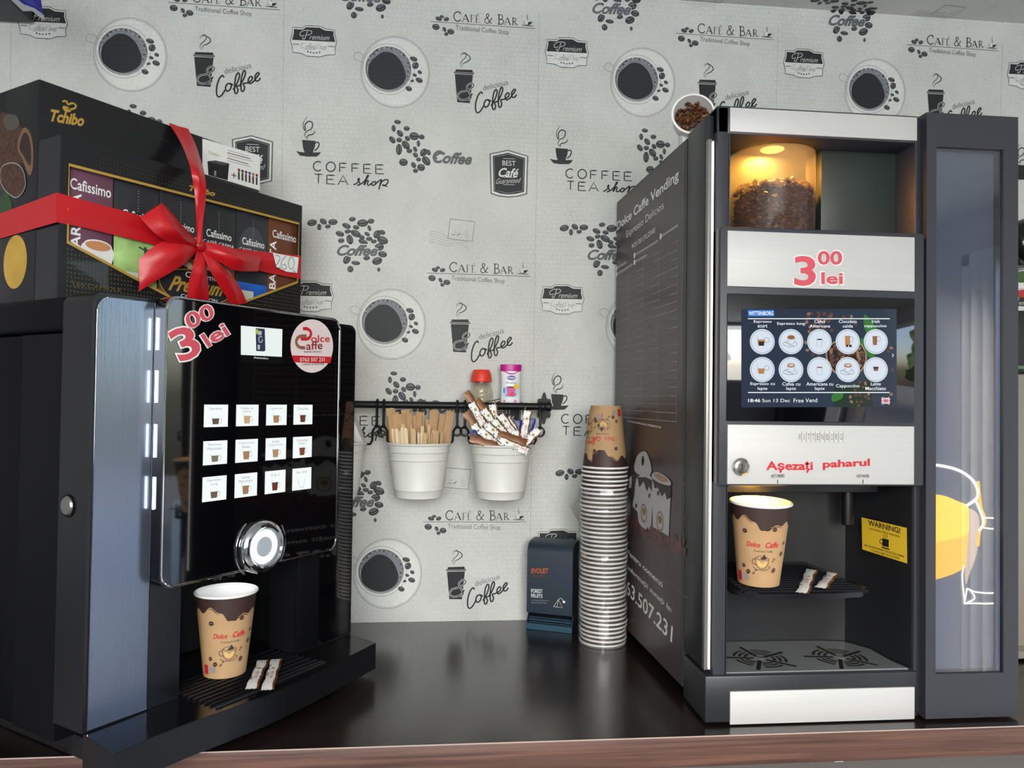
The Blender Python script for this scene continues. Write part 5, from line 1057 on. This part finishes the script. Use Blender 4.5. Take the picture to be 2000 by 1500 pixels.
line(m, PB_, xC(smooth(P(PB_, [(100, 72), (180, 84), (250, 105), (310, 145), (338, 185), (346, 225), (335, 255), (285, 290)], z8))), .0042, LW, .0009); line(m, PB_, xC(smooth(P(PB_, [(346, 160), (352, 220), (362, 300), (380, 350), (378, 385), (355, 420), (345, 500)], z8))), .0055, MATS['lit_orange_tea'], .0008)
line(m, PB_, xC(smooth(P(PB_, [(330, 250), (352, 300), (370, 350), (372, 385), (350, 420)], z8))), .0035, LW, .0010)
for c in ([(370, 352), (410, 352), (452, 355)], [(372, 402), (410, 408), (452, 408)], [(290, 720), (330, 738), (400, 745), (455, 742)], [(275, 800), (320, 798), (400, 800), (455, 796)], [(275, 600), (265, 650), (270, 730), (278, 790)], [(290, 720), (275, 800)], [(305, 725), (330, 770), (290, 795)]): line(m, PB_, xC(smooth(P(PB_, c, z8))), .0022, LW, .0008)
m.build('lit_cup_picture', door)
m = MB(); m.box(wx0, wx1, yd0+.004, yd0+.006, wz0, wz1, clear('door_glass', 'e4e8ee', .14, .02)); m.build('window_pane', door)
# lit cup and two sticks on the shelf, which sags forward a little
RT_ = Matrix.Translation(rc) @ Matrix.Rotation(math.radians(3.2), 4, 'X') @ Matrix.Translation(-rc)
shf.matrix_basis = wm(vm).inverted() @ RT_ @ wm(vm)
c2 = dup(c1_, RT_ @ Matrix.Translation(rc) @ Matrix.Rotation(face_angle(rc)+.12-(face_angle(bc)+.16), 4, 'Z'), 'tan paper cup with brown drip print on the cup shelf of the right machine')
spot('outlet_lamp', (rc.x, rc.y+.012, .3505), .016, .13, (1.0, .47, .05))
e1, e2 = ony(1570, 1154, -.565), ony(1582, 1120, -.565); 
a, b = onz(1568, 1156, shz), onz(1586, 1119, shz); stick('creamer_stick', RT_ @ lying(a, b, 0), 'white', 'left white creamer stick lying on the right machine\'s cup shelf', seed=5, Lg=(b-a).length)
a, b = onz(1604, 1148, shz), onz(1628, 1124, shz); stick('creamer_stick', RT_ @ lying(a, b, 0), 'white', 'right white and brown creamer stick lying on the right machine\'s cup shelf', seed=6, Lg=(b-a).length)
# cup of beans on top of the machine
cc_ = ony(1354, 222, -.415); nrm = V((-.22, -.95, .12)).normalized(); Q = nrm.to_track_quat('Z', 'Y').to_matrix().to_4x4(); TM = Matrix.Translation(cc_) @ Q
tcup = thing('bean_cup', 'round white cup full of coffee beans tilted forward on top of the right machine', 'cup', V((cc_.x, cc_.y, .905)))
m = MB(); R_ = .0355; m.lathe([(.0001, -.052), (.020, -.052), (.030, -.035), (R_, -.004), (R_+.0005, 0), (R_-.003, .0006), (R_-.0035, -.006), (.026, -.034), (.0001, -.036)], LIP, 40, TM); m.build('cup_body', tcup)
m = MB(); m.box(cc_.x-.012, cc_.x+.012, cc_.y+.018, cc_.y+.045, .9052, cc_.z-.01, LIP, .003); m.build('cup_stand', tcup)
def cb():
    t = rb_.uniform(0, 6.28); r_ = (R_-.008)*math.sqrt(rb_.random()); return TM @ V((r_*math.cos(t), r_*math.sin(t), -.010+rb_.uniform(-.004, .006)-(.010 if math.sin(t) > 0 else 0)))
tag(beans_mesh('b', 130, cb, sc_=.0052).build('coffee_beans'), 'dark coffee beans filling the small white cup on top of the right machine', 'coffee beans', kind='stuff')
# ------------------------------------------------------------------ rail with hooks and buckets on the wall
IRON = mat('black_iron', '0e0e10', .42, spec=.3)
RY = -.085; rz = ony(880, 792, RY).z; rxe = ony(1068, 797, RY).x
rl = thing('wall_rail', 'black iron wall rail with a scalloped end bracket above the white buckets', 'rail', (.66, RY, rz))
m = MB(); m.tube([(.10, RY, rz), (rxe-.012, RY, rz)], .0074, IRON, 16); m.build('rod', rl)
m = MB(); m.tube([(rxe-.014, RY, rz), (rxe-.008, RY, rz), (rxe-.004, RY, rz), (rxe+.002, RY, rz), (rxe+.008, RY, rz), (rxe+.011, RY, rz)], lambda t: (.0076, .0098, .0085, .0112, .0098, .003)[min(5, int(t*5.01))], IRON, 16); m.build('finial', rl)
bx_ = ony(1062, 795, -.02).x
m = MB(); ol = []
for a in range(0, 360, 6):
    t = math.radians(a); r_ = .0145-.0026*math.cos(6*t); ol.append((bx_+r_*.95*math.cos(t), rz-.004+r_*2.0*math.sin(t)))
m.prism(ol, lambda u, v, h: V((u, -.004-v*.036-h, v)), 0, .006, IRON); m.tube([(rxe-.012, RY, rz), (rxe-.012, -.05, rz-.003), (bx_, -.02, rz-.006)], .0055, IRON, 12); m.build('wall_bracket', rl)
# thin wire shelf on the back of the rail that carries jar and bottle
shf_ = MB(); sz_ = ony(940, 786, -.052).z-.0022
for y in (-.070, -.058, -.046, -.034): shf_.tube([(.695, y, sz_), (.825, y, sz_)], .0016, IRON, 6)
for x in (.70, .7585, .82): shf_.tube([(x, RY+.004, sz_+.002), (x, -.075, sz_-.002), (x, -.030, sz_-.002)], .0018, IRON, 6)
tag(shf_.build('wire_shelf'), 'thin black wire shelf behind the rail carrying the jar and the sweetener bottle', 'shelf')
def hook(px, label, flip):
    x = ony(px, 800, RY).x; zb_ = ony(px, 868, RY).z; m = MB(); s_ = flip
    top = [V((x, RY+.0092*math.cos(t)*1.0, rz+.0094*math.sin(t))) for t in [math.radians(a) for a in range(-30, 215, 16)]]
    m.tube(top+[V((x, RY-.010, rz-.02)), V((x, RY-.009, rz-.042))], .0028, IRON, 8)
    cz_ = rz-.052
    m.tube([V((x+s_*.0085*math.sin(t), RY-.009, cz_+.0085*math.cos(t))) for t in [math.radians(a) for a in range(-20, 250, 18)]], .0025, IRON, 8)
    m.tube([V((x-s_*.002, RY-.009, cz_+.0085)), V((x-s_*.0075, RY-.009, cz_)), V((x-s_*.0085, RY-.009, zb_+.008)), V((x-s_*.0125, RY-.009, zb_+.001)), V((x-s_*.019, RY-.009, zb_+.001))], .0025, IRON, 8)
    m.blob((x, RY-.010, rz-.043), .0045, .0045, .0045, IRON, None, 1)
    o = m.build('bucket_hook', fix=2); tag(o, label, 'hook', 'black hooks on the rail'); return o
hook(737, 'black hook left of the stirrer bucket, nearer the left machine', 1); hook(750, 'black hook at the left rim of the stirrer bucket', -1); hook(893, 'black hook at the right rim of the stirrer bucket', 1); hook(908, 'black hook at the left rim of the sachet bucket', -1); hook(1054, 'black hook at the right rim of the sachet bucket by the rail end', 1)
BUCK = mat('white_plastic_bucket', 'e6e5de', .42)
BH, BRT, BRB = .112, .0655, .0475
def bucket(cx, rimz, label):
    t = thing('bucket', label, 'bucket', (cx, -.092, rimz-BH), 0, 'white buckets on the rail'); M_ = Matrix.Translation((cx, -.092, rimz-BH))
    r_ = lambda z: BRB+(BRT-.003-BRB)*z/BH
    pr = [(.0001, .001), (BRB-.004, .001), (BRB-.001, .003), (BRB, .008), (r_(.018), .018), (r_(.0185)+.0008, .019), (r_(.0205), .0205)]
    for z in (.076, .092): pr += [(r_(z), z), (r_(z)+.0022, z+.0015), (r_(z)+.0022, z+.003), (r_(z), z+.0045)]
    pr += [(r_(BH-.006), BH-.006), (BRT, BH-.004), (BRT+.0008, BH-.001), (BRT-.001, BH), (BRT-.004, BH-.001), (BRT-.0045, BH-.006), (BRB-.002, .004), (.0001, .004)]
    m = MB(); m.lathe(pr, BUCK, 48, M_); m.build('bucket_shell', t); return t
def rimc(xa, xb, y): a, b = ony(xa, y, -.092), ony(xb, y, -.092); return (a.x+b.x)/2, a.z+.003
BX, BZ = rimc(753, 884, 866); BX2, BZ2 = rimc(911, 1046, 869)
bucket(BX, BZ, 'white bucket full of wooden stirrers hanging in the middle of the rail'); bucket(BX2, BZ2, 'white bucket full of creamer sachets hanging right on the rail')
BX3 = BX-(BX2-BX)-.003; bucket(BX3, BZ, 'white bucket half hidden behind the left machine on the rail')
m = MB(); m.lathe([(.0001, 0), (.036, 0), (.042, .004), (.043, .010), (.040, .012), (.038, .020), (.0001, .022)], LIP, 36, Matrix.Translation((BX3+.006, -.092, BZ+.052)) @ Matrix.Rotation(math.radians(62), 4, 'Y'))
tag(m.build('cup_lid'), 'white plastic cup lid standing in the bucket half hidden behind the left machine', 'lid')
m = MB(); m.lathe([(.0001, 0), (.036, 0), (.042, .004), (.043, .010), (.040, .012), (.038, .020), (.0001, .022)], LIP, 36, Matrix.Translation((BX3+.028, -.092, BZ+.025)) @ Matrix.Rotation(math.radians(68), 4, 'Y'))
tag(m.build('cup_lid'), 'white plastic cup lid leaning low at the right rim of the half hidden bucket', 'lid')
# wooden stirrers: one prototype of each kind, copied
WD = mat('stirrer_wood', 'd6b588', .6, var=((300, 300, 14), .12)); WD2 = mat('stirrer_pale_wood', 'e8d0aa', .6, var=((300, 300, 14), .12)); WRAP = mat('stirrer_kraft_wrap', 'bb9468', .65, var=((60, 60, 60), .08))
def stirrer_mesh(w, th, L_, mt, rnd=True):
    m = MB(); ol = [(-w/2, 0), (w/2, 0)]+[(w/2*math.cos(math.radians(a)), L_-w/2+w/2*math.sin(math.radians(a))) for a in range(0, 181, 30)] if rnd else [(-w/2, 0), (w/2, 0), (w/2, L_), (w*.3, L_-.001), (0, L_), (-w*.3, L_-.001), (-w/2, L_)]
    m.prism(ol, lambda u, v, h: V((u, h, v)), -th/2, th/2, mt); return m
protos = [stirrer_mesh(.0062, .0014, .118, WD).build('wooden_stirrer'), stirrer_mesh(.0062, .0014, .118, WD2).build('wooden_stirrer'), stirrer_mesh(.0165, .0022, .132, WRAP, False).build('wrapped_stirrer')]
LBL = ('bare wooden stirrer standing among the others in the stirrer bucket', 'kraft paper wrapped stirrer standing at the back of the stirrer bucket')
used = set(); rg = random.Random(4)
def put(kind, x, y, ztop, tilt, yaw, lean=0):
    p_ = protos[kind]; L_ = .132 if kind == 2 else .118
    M_ = Matrix.Translation((x, y, ztop-L_)) @ Matrix.Rotation(tilt, 4, 'Y') @ Matrix.Rotation(lean, 4, 'X') @ Matrix.Rotation(yaw, 4, 'Z')
    if kind in used: o = p_.copy(); col.objects.link(o)
    else: o = p_; used.add(kind)
    o.matrix_world = M_; tag(o, LBL[kind == 2], 'stirrer', 'bare wooden stirrers in the bucket' if kind < 2 else 'paper wrapped stirrers in the bucket')
zt0 = lambda y: ony(820, y, -.09).z
for row, (yy, n, half) in enumerate(((-.132, 7, .034), (-.122, 10, .042), (-.112, 11, .047), (-.102, 11, .050))):
    for k in range(n):
        q = (k+.5)/n*2-1; x = BX+q*half*.86; yw = rg.uniform(-.5, .5) if row < 3 else rg.uniform(-.3, .3)
        put(rg.random() < .4, x+rg.uniform(-.001, .001), yy+rg.uniform(-.001, .001), zt0(rg.uniform(838, 846) if q > -.2 else rg.uniform(832, 842)) + (.010 if rg.random() < .1 else 0), q*.08+rg.uniform(-.03, .03)-.02, yw+(1.2 if rg.random() < .25 else 0))
for k in range(6): put(2, BX-.047+k*.0085*1.0, -.088+(k % 2)*.004, zt0(rg.uniform(792, 806) if k < 2 else rg.uniform(800, 815)), -.10+k*.02+rg.uniform(-.03, .03), rg.uniform(-.2, .2))
for k in range(7): put(2, BX-.020+k*.0105, -.074+(k % 2)*.005, zt0(rg.uniform(803, 820) if k not in (4, 6) else 800), -.05+k*.03+rg.uniform(-.02, .03), rg.uniform(-.25, .25))
for k in range(4): put(2, BX-.040+k*.008, -.100, zt0(rg.uniform(806, 815)), -.12+k*.02, rg.uniform(-.5, .5))
# sachets in the right bucket
zz = (680, 680, 4.6875)
SQ = [((1075, 400), (1230, 640), 'brown', -.078, 'gold-brown sachet sticking out furthest up left from the sachet bucket'), ((1130, 500), (1215, 655), 'white', -.104, 'white sachet leaning left at the top of the sachet bucket, over the brown one'), ((1075, 585), (1150, 700), 'brown', -.112, 'short brown sachet at the left edge of the heap in the sachet bucket'),
 ((1170, 480), (1330, 650), 'brown', -.094, 'long white-edged brown sachet leaning right below the red-lidded jar'), ((1320, 515), (1350, 650), 'white', -.100, 'upright white sachet in the middle of the heap in the sachet bucket'), ((1205, 745), (1390, 900), 'white', -.136, 'white sachet with red lettering lying front left in the sachet bucket'),
 ((1250, 700), (1520, 880), 'white', -.128, 'long white sachet lying slanted across the middle of the sachet bucket'), ((1395, 610), (1530, 800), 'white', -.114, 'white sachet leaning right behind the long brown one in the sachet bucket'), ((1455, 640), (1560, 810), 'white', -.104, 'white brown-spotted sachet right of centre in the sachet bucket'),
 ((1645, 575), (1605, 840), 'white', -.106, 'tall white sachet standing upright at the right of the sachet bucket'), ((1680, 640), (1650, 840), 'blue', -.094, 'blue sachet standing behind the tall white one in the sachet bucket'), ((1745, 745), (1590, 905), 'white', -.130, 'white sachet with red lettering leaning out to the right of the sachet bucket'),
 ((1555, 660), (1560, 830), 'blue', -.086, 'dark blue sachet standing behind the white ones in the sachet bucket'), ((1370, 785), (1610, 865), 'brown', -.137, 'plain brown sachet lying across the front right of the sachet bucket'), ((1115, 820), (1330, 890), 'brown', -.142, 'brown sachet lying lowest at the front left rim of the sachet bucket'),
 ((1150, 700), (1250, 830), 'white', -.118, 'white sachet tucked in at the left side of the sachet bucket'), ((1330, 660), (1450, 800), 'white', -.122, 'white sachet leaning right at the centre of the sachet bucket'), ((1125, 770), (1210, 845), 'blue', -.126, 'small blue and white sachet end at the left of the sachet bucket'), ((1385, 840), (1545, 905), 'white', -.148, 'white sachet lying along the front rim of the sachet bucket'),
 ((1240, 560), (1370, 740), 'white', -.110, 'white sachet behind the long slanted white one in the sachet bucket'), ((1270, 700), (1420, 840), 'white', -.134, 'white sachet between the two red lettered ones in the sachet bucket'), ((1530, 760), (1560, 870), 'white', -.120, 'white sachet under the tall upright white one in the sachet bucket')]
for k, (a, b, kind, Y, lb) in enumerate(SQ):
    p0, p1 = ony(zz[0]+a[0]/zz[2], zz[1]+a[1]/zz[2], Y), ony(zz[0]+b[0]/zz[2], zz[1]+b[1]/zz[2], Y)
    d = (p0-p1).normalized(); Lg = max(.06, (p0-p1).length); c = p0-d*Lg/2; up = V((0, -1, .25)); up = (up-d*up.dot(d)).normalized(); x = d.cross(up)
    stick('sachet', Matrix(((x.x, d.x, up.x, c.x), (x.y, d.y, up.y, c.y), (x.z, d.z, up.z, c.z), (0, 0, 0, 1))), kind, lb, 'sachets in the bucket', seed=k+20, Lg=Lg, wd=.0165, th=.0022 if kind == 'brown' else .0032)
# jar with red lid and sweetener bottle on the wire shelf
jx = (ony(916, 780, -.05).x+ony(963, 780, -.05).x)/2; jz = sz_+.0018
jar = thing('glass_jar', 'small empty ribbed glass jar with a red lid on the shelf above the sachet bucket', 'jar', (jx, -.05, jz)); JM = Matrix.Translation((jx, -.05, jz))
m = MB(); m.lathe([(.0001, .001), (.0240, .001), (.0250, .004), (.0250, .010), (.0242, .0115), (.0250, .013), (.0250, .019), (.0240, .0205), (.0244, .022), (.0215, .034), (.0180, .042), (.0185, .044)], clear('jar_glass', 'f6f3ec', .0, .08, cap=.22), 40, JM); m.build('jar_glass_body', jar)
m = MB(); m.lathe([(.0212, .043), (.0222, .0445), (.0205, .056), (.0180, .066), (.0160, .0685), (.0001, .069)], mat('red_lid', 'e8402c', .4), 40, JM); m.build('jar_lid', jar)
b0, b1 = ony(977, 785, -.05), ony(1017, 785, -.05); bxc = (b0.x+b1.x)/2; BM = Matrix.Translation((bxc, -.05, jz)) @ Matrix.Diagonal((1, .55, 1, 1))
bt = thing('sweetener_bottle', 'white sweetener bottle with a magenta cap on the shelf above the sachet bucket', 'bottle', (bxc, -.05, jz))
WB = mat('white_bottle_plastic', 'f2f2f4', .3)
m = MB(); m.lathe([(.0001, 0), (.0200, 0), (.0215, .003), (.0205, .020), (.0195, .035), (.0200, .050), (.0215, .062), (.0215, .066)], WB, 40, BM); m.build('bottle_body', bt)
m = MB(); m.lathe([(.0217, .066), (.0222, .070), (.0228, .0785), (.0222, .0805), (.0001, .081)], mat('magenta_cap', 'c01f8a', .35), 40, BM); m.build('cap', bt)
class Cyl:
    def at(s, u, v, h=0):
        r_ = .0208+h+.0006; t = -math.pi/2+u/.0215; return V((bxc+r_*math.cos(t), -.05+r_*.58*math.sin(t)-.0004, jz+v))
CY = Cyl(); m = MB(); MG = MATS['magenta_cap']
poly(m, CY, [(-.018, .066), (.018, .066), (.014, .0645), (.006, .0605), (0, .0595), (-.006, .0605), (-.014, .0645)], MG, .0010)
poly(m, CY, ellp(0, .0525, .0092, .0050, 0, 24), mat('logo_blue', '2a2c8c', .4), .0008); text(m, CY, 'Huxol', (-.0072, .0505), (.0072, .0505), (-.0072, .0548), WHITE, .0012, bold=.02)
text(m, CY, 'Original', (-.0115, .0395), (.0115, .0395), (-.0115, .0440), mat('label_blue', '5060b0', .5), .0008, shear=.1)
poly(m, CY, [(-.016, .014), (-.010, .012), (.010, .013), (.016, .020), (.014, .030), (-.014, .034), (-.017, .028)], mat('label_sky', '9cc8e6', .5), .0006); poly(m, CY, [(-.010, .033), (.009, .033), (.008, .022), (.012, .018), (.004, .0135), (-.011, .015), (-.008, .022)], mat('label_pink', 'e0409a', .5), .0009); poly(m, CY, [(.001, .024), (.012, .018), (.004, .0137), (-.006, .0150)], mat('label_red', 'd83a4a', .5), .0011)
poly(m, CY, ellp(-.001, .033, .0085, .0018), mat('label_coffee', '5a2630', .5), .0012); poly(m, CY, ellp(.0105, .0345, .0062, .0050), mat('label_yellow', 'f2d020', .5), .0013); poly(m, CY, [(-.017, .0015), (.011, .0015), (.011, .0062), (-.017, .0062)], MG, .0008); poly(m, CY, ellp(-.0155, .026, .0022, .006), mat('label_cyan', '3a9ad0', .5), .0010)
m.build('label', bt)
# stack of paper cups, upside down
SXc, SYc = .9712, -.1475; N = 42; SPC = .00835
proto = cup_mesh('paper_cup', 0); th0 = face_angle((SXc, SYc, .3))
for k in range(N):
    M_ = Matrix.Translation((SXc+.0012*math.sin(k*.35)+.0015*math.sin(k*1.7), SYc+.001*math.cos(k*.5), CUPH+k*SPC+.0012)) @ Matrix.Rotation(th0+(-.15 if k == N-1 else .6*k), 4, 'Z') @ Matrix.Rotation(math.pi, 4, 'X')
    if k == N-1: lb, gp_ = 'topmost upside-down paper cup of the stack, its tan sides fully showing', None
    elif k >= N-8: lb, gp_ = 'upside-down paper cup nested in the open top of the stack, above the plastic wrap', 'paper cups above the wrap'
    else: lb, gp_ = 'upside-down paper cup nested in the part of the stack wrapped in clear plastic', 'paper cups in the wrap'
    if k == 0: o = proto; o.matrix_world = M_
    else: o = dup(proto, M_)
    o['label'] = lb; o['category'] = 'cup'
    if gp_: o['group'] = gp_
film = clear('crumpled_film', 'ffffff', .03, .15, frost=.07, cap=.3)
m = MB(); nr, ns = 60, 48; H = .300; vs = []
for i in range(nr+1):
    z = .0015+H*i/nr
    for k in range(ns):
        t = 2*math.pi*k/ns; q = noise.noise(V((math.cos(t)*2.2, math.sin(t)*2.2, z*22))); q2 = noise.noise(V((math.cos(t)*5, math.sin(t)*5, z*60+3)))
        bun = math.exp(-((z-.262)/.020)**2)*.010*(1.2+.8*math.cos(t-math.pi*1.15)); r_ = RT+.0042+abs(q)*.0040+q2*.0016+bun
        vs.append((SXc+r_*math.cos(t), SYc+r_*math.sin(t), z+(q2*.004 if i == nr else 0)))
m.add(vs, [[i*ns+k, i*ns+(k+1) % ns, (i+1)*ns+(k+1) % ns, (i+1)*ns+k] for i in range(nr) for k in range(ns)], film, True)
tag(m.build('plastic_sleeve'), 'crumpled clear plastic sleeve around the lower part of the paper cup stack', 'plastic wrap')
# tea carton
T0, T1 = V((.8296, -.0623, 0)), V((.9181, -.1021, 0)); dx = (T1-T0).normalized(); ty = V((-dx.y, dx.x, 0)); W = (T1-T0).length; Dp = .055
if (T0+ty*Dp).y > -.012: Dp = min(Dp, (-.013-T0.y)/ty.y)
TB = mat('tea_carton_navy', '1d2c38', .45); TT = mat('tea_carton_teal', '24485a', .45); DK = mat('tea_carton_inside', '0c1420', .6)
tea = thing('tea_box', 'dark blue forest fruits tea carton with an open slot standing on the counter', 'tea box', (T0+T1)/2+ty*Dp/2, math.atan2(dx.y, dx.x))
tat = lambda u, v, h: T0+dx*h+ty*u+V((0, 0, v))
pf = [(0, .0345), (0, .158), (.003, .168), (.010, .175), (.020, .179), (Dp, .181), (Dp, .0345)]
m = MB(); m.prism(pf, tat, 0, W, TB); m.build('carton', tea)
m = MB(); m.prism([(Dp-.004, .002), (Dp, .002), (Dp, .0345), (Dp-.004, .0345)], tat, 0, W, TB); m.prism([(0, .0006), (Dp, .0006), (Dp, .002), (0, .002)], tat, 0, W, TT)
for h in (0, W-.0015): m.prism([(0, .002), (Dp-.004, .002), (Dp-.004, .0345), (.012, .0345), (0, .014)], tat, h, h+.0015, TB)
m.prism([(-.0012, .0006), (0, .0006), (0, .0122), (-.0012, .0130)], tat, 0, W, TT); m.build('dispenser_tray', tea)
TF = Pl(T0, dx, (0, 0, 1)); m = MB(); zt_ = (980, 760, 808/280)
tt = lambda s, BL, BR, TL, mt, **k: sx(s, BL, BR, TL, zt_, TF, mt, m, **k)
tt('EVOLET', (168, 1038), (262, 1038), (168, 1010), mat('tea_orange', 'c8602c', .5), bold=.02); tt('Selection', (174, 1058), (254, 1058), (174, 1044), mat('tea_dim_orange', '7a4428', .5), shear=.2); m.build('orange_lettering', tea)
m = MB(); tt('FOREST', (166, 1147), (231, 1150), (166, 1125), WHITE, bold=.01); tt('FRUITS', (166, 1174), (230, 1177), (166, 1153), WHITE, bold=.01); tt('A fruity and tangy tea', (167, 1195), (262, 1198), (167, 1184), mat('tea_grey_text', '8a939a', .5)); tt('rich in forest fruits', (167, 1207), (250, 1209), (167, 1197), MATS['tea_grey_text'])
line(m, TF, P(TF, [(293, 1225), (320, 1185), (342, 1232), (293, 1225)], zt_), .0008, WHITE, .0006); line(m, TF, P(TF, [(320, 1185), (312, 1228)], zt_), .0006, WHITE, .0006); line(m, TF, smooth(P(TF, [(322, 1186), (330, 1178), (342, 1185), (346, 1198)], zt_)), .0007, WHITE, .0006); poly(m, TF, P(TF, [(344, 1192), (358, 1194), (357, 1206), (344, 1204)], zt_), WHITE, .0006); m.build('white_lettering', tea)
m = MB(); PUR = mat('tea_purple_lines', '2c2c52', .5)
for k in range(4): line(m, TF, smooth([(p[0], p[1]) for p in P(TF, [(262+k*4, 985+k*12), (290+k*10, 1020+k*20), (340+k*6, 1070+k*8), (388, 1110+k*4)], zt_)]), .0007, PUR, .0004); line(m, TF, smooth(P(TF, [(262+k*4, 985-k*2), (320, 985+k*10), (370, 1020+k*14), (388, 1060+k*12)], zt_)), .0007, PUR, .0004)
m.build('leaf_outline', tea)
TPt = Pl(T0+V((0, 0, .1812)), dx, ty); m = MB(); text(m, TPt, 'FOREST FRUITS', (.014, .030), (.048, .030), (.014, .040), MATS['tea_grey_text'], .0006); m.build('top_lettering', tea)
for k in range(5):
    m = MB(); z0 = .0042+k*.0047; m.prism([(.0015+.001*k, z0), (Dp-.006, z0+.001), (Dp-.006, z0+.0036), (.0015+.001*k, z0+.0026)], tat, .0035, W-.0035, TT if k % 2 else TB)
    tag(m.build('tea_envelope'), 'dark blue tea envelope, %s in the slot of the tea carton' % ('lowest', 'second from the bottom', 'third from the bottom', 'second from the top', 'uppermost')[k], 'tea bag', 'tea envelopes in the carton')
# things at the right edge of the counter, mostly cut off by the photo
gx = lambda x, y, Y: ony(x, y, Y)
ap = thing('appliance', 'beige-grey cabinet at the right edge of the counter behind the vending machine door', 'appliance', (1.72, -.23, 0))
zt1 = ony(1990, 730, -.32).z; m = MB(); m.box(1.545, 1.95, -.32, -.05, .004, zt1, mat('greige_panel', '8f877c', .4), .006); m.build('cabinet_body', ap)
m = MB(); m.box(1.56, 1.93, -.322, -.318, .02, .03, mat('greige_groove', '6e675e', .5)); m.build('panel_groove', ap)
bk_ = thing('black_box', 'black box on top of the beige-grey cabinet at the right edge', 'box', (1.72, -.2, zt1)); zt2 = ony(1990, 606, -.30).z
m = MB(); m.box(1.55, 1.90, -.30, -.07, zt1+.0005, zt2, mat('black_box_plastic', '1a1613', .4), .004); m.build('box_body', bk_); m = MB(); m.box(1.57, 1.88, -.302, -.299, zt1+.01, zt1+.016, CHROME); m.build('box_trim', bk_)
pk = thing('drink_carton', 'peach tea carton with a green leaf on the black box at the right edge', 'carton', (1.62, -.22, zt2)); zt3 = ony(1990, 500, -.28).z
PEACH = mat('peach_carton', 'd39a80', .45); m = MB(); m.box(1.552, 1.66, -.28, -.17, zt2+.0005, zt3-.015, PEACH, .004); m.build('carton', pk)
m = MB(); m.lathe([(.0001, zt3+.012), (.03, zt3+.010), (.048, zt3-.002), (.05, zt3-.015)], mat('peach_fruit', 'cf7d4c', .5), 24, Matrix.Translation((1.618, -.22, 0))); m.build('peach_top', pk)
PKP = fp(-.2804); m = MB(); ps = lambda q, mt, h: poly(m, PKP, smooth(P(PKP, q), 3, True), mt, h)
ps([(1982, 541), (1990, 531), (2005, 532), (2008, 555), (1990, 552)], mat('leaf_print', '3c5a26', .5), .0006); ps([(1984, 570), (1996, 566), (2010, 568), (2010, 580), (1990, 580)], mat('red_fruit_print', 'b0302a', .5), .0006); ptext(m, PKP, 'fuze', (1981, 562), (2006, 562), (1981, 548), WHITE, .0010, bold=.03); m.build('front_print', pk)
pan = MB(); pc_ = ony(1992, 470, -.20); pan.lathe([(.0001, -.03), (.03, -.03), (.046, -.012), (.048, .0), (.045, .012), (.025, .03), (.0001, .033)], mat('black_glazed_lid', '17181b', .15), 40, Matrix.Translation((pc_.x+.02, -.2, pc_.z)) @ Matrix.Rotation(math.radians(75), 4, 'X'))
pan.box(pc_.x-.01, pc_.x+.05, -.21, -.13, zt3+.011 if 0 else zt3-.002, pc_.z-.035, MATS['black_glazed_lid'], .004)
tag(pan.build('round_pot'), 'shiny black round pot above the peach carton at the right edge', 'pot')
# dark cabinet behind the photographer, seen mirrored in the touchscreen
cb_ = thing('vending_cabinet', 'dark instant tea cabinet against the front wall, mirrored in the touchscreen glass', 'cabinet', (2.1, -2.85, -.9))
m = MB(); m.box(1.80, 2.44, -3.04, -2.66, -.898, 1.10, mat('cabinet_dark_blue', '2b2d34', .4), .01); m.build('cabinet_body', cb_)
CP = Pl((2.3, -2.6595, 0), (-1, 0, 0), (0, 0, 1)); m = MB(); text(m, CP, 'Ceai Instant', (-.14, .90), (.22, .90), (-.14, .97), mat('cabinet_lettering', 'c9d2dc', .5), .001); m.build('cabinet_lettering', cb_)
m = MB(); m.box(1.85, 2.40, -2.662, -2.655, -.75, .80, mat('cabinet_door_black', '17181b', .25), .003); m.build('cabinet_door', cb_)
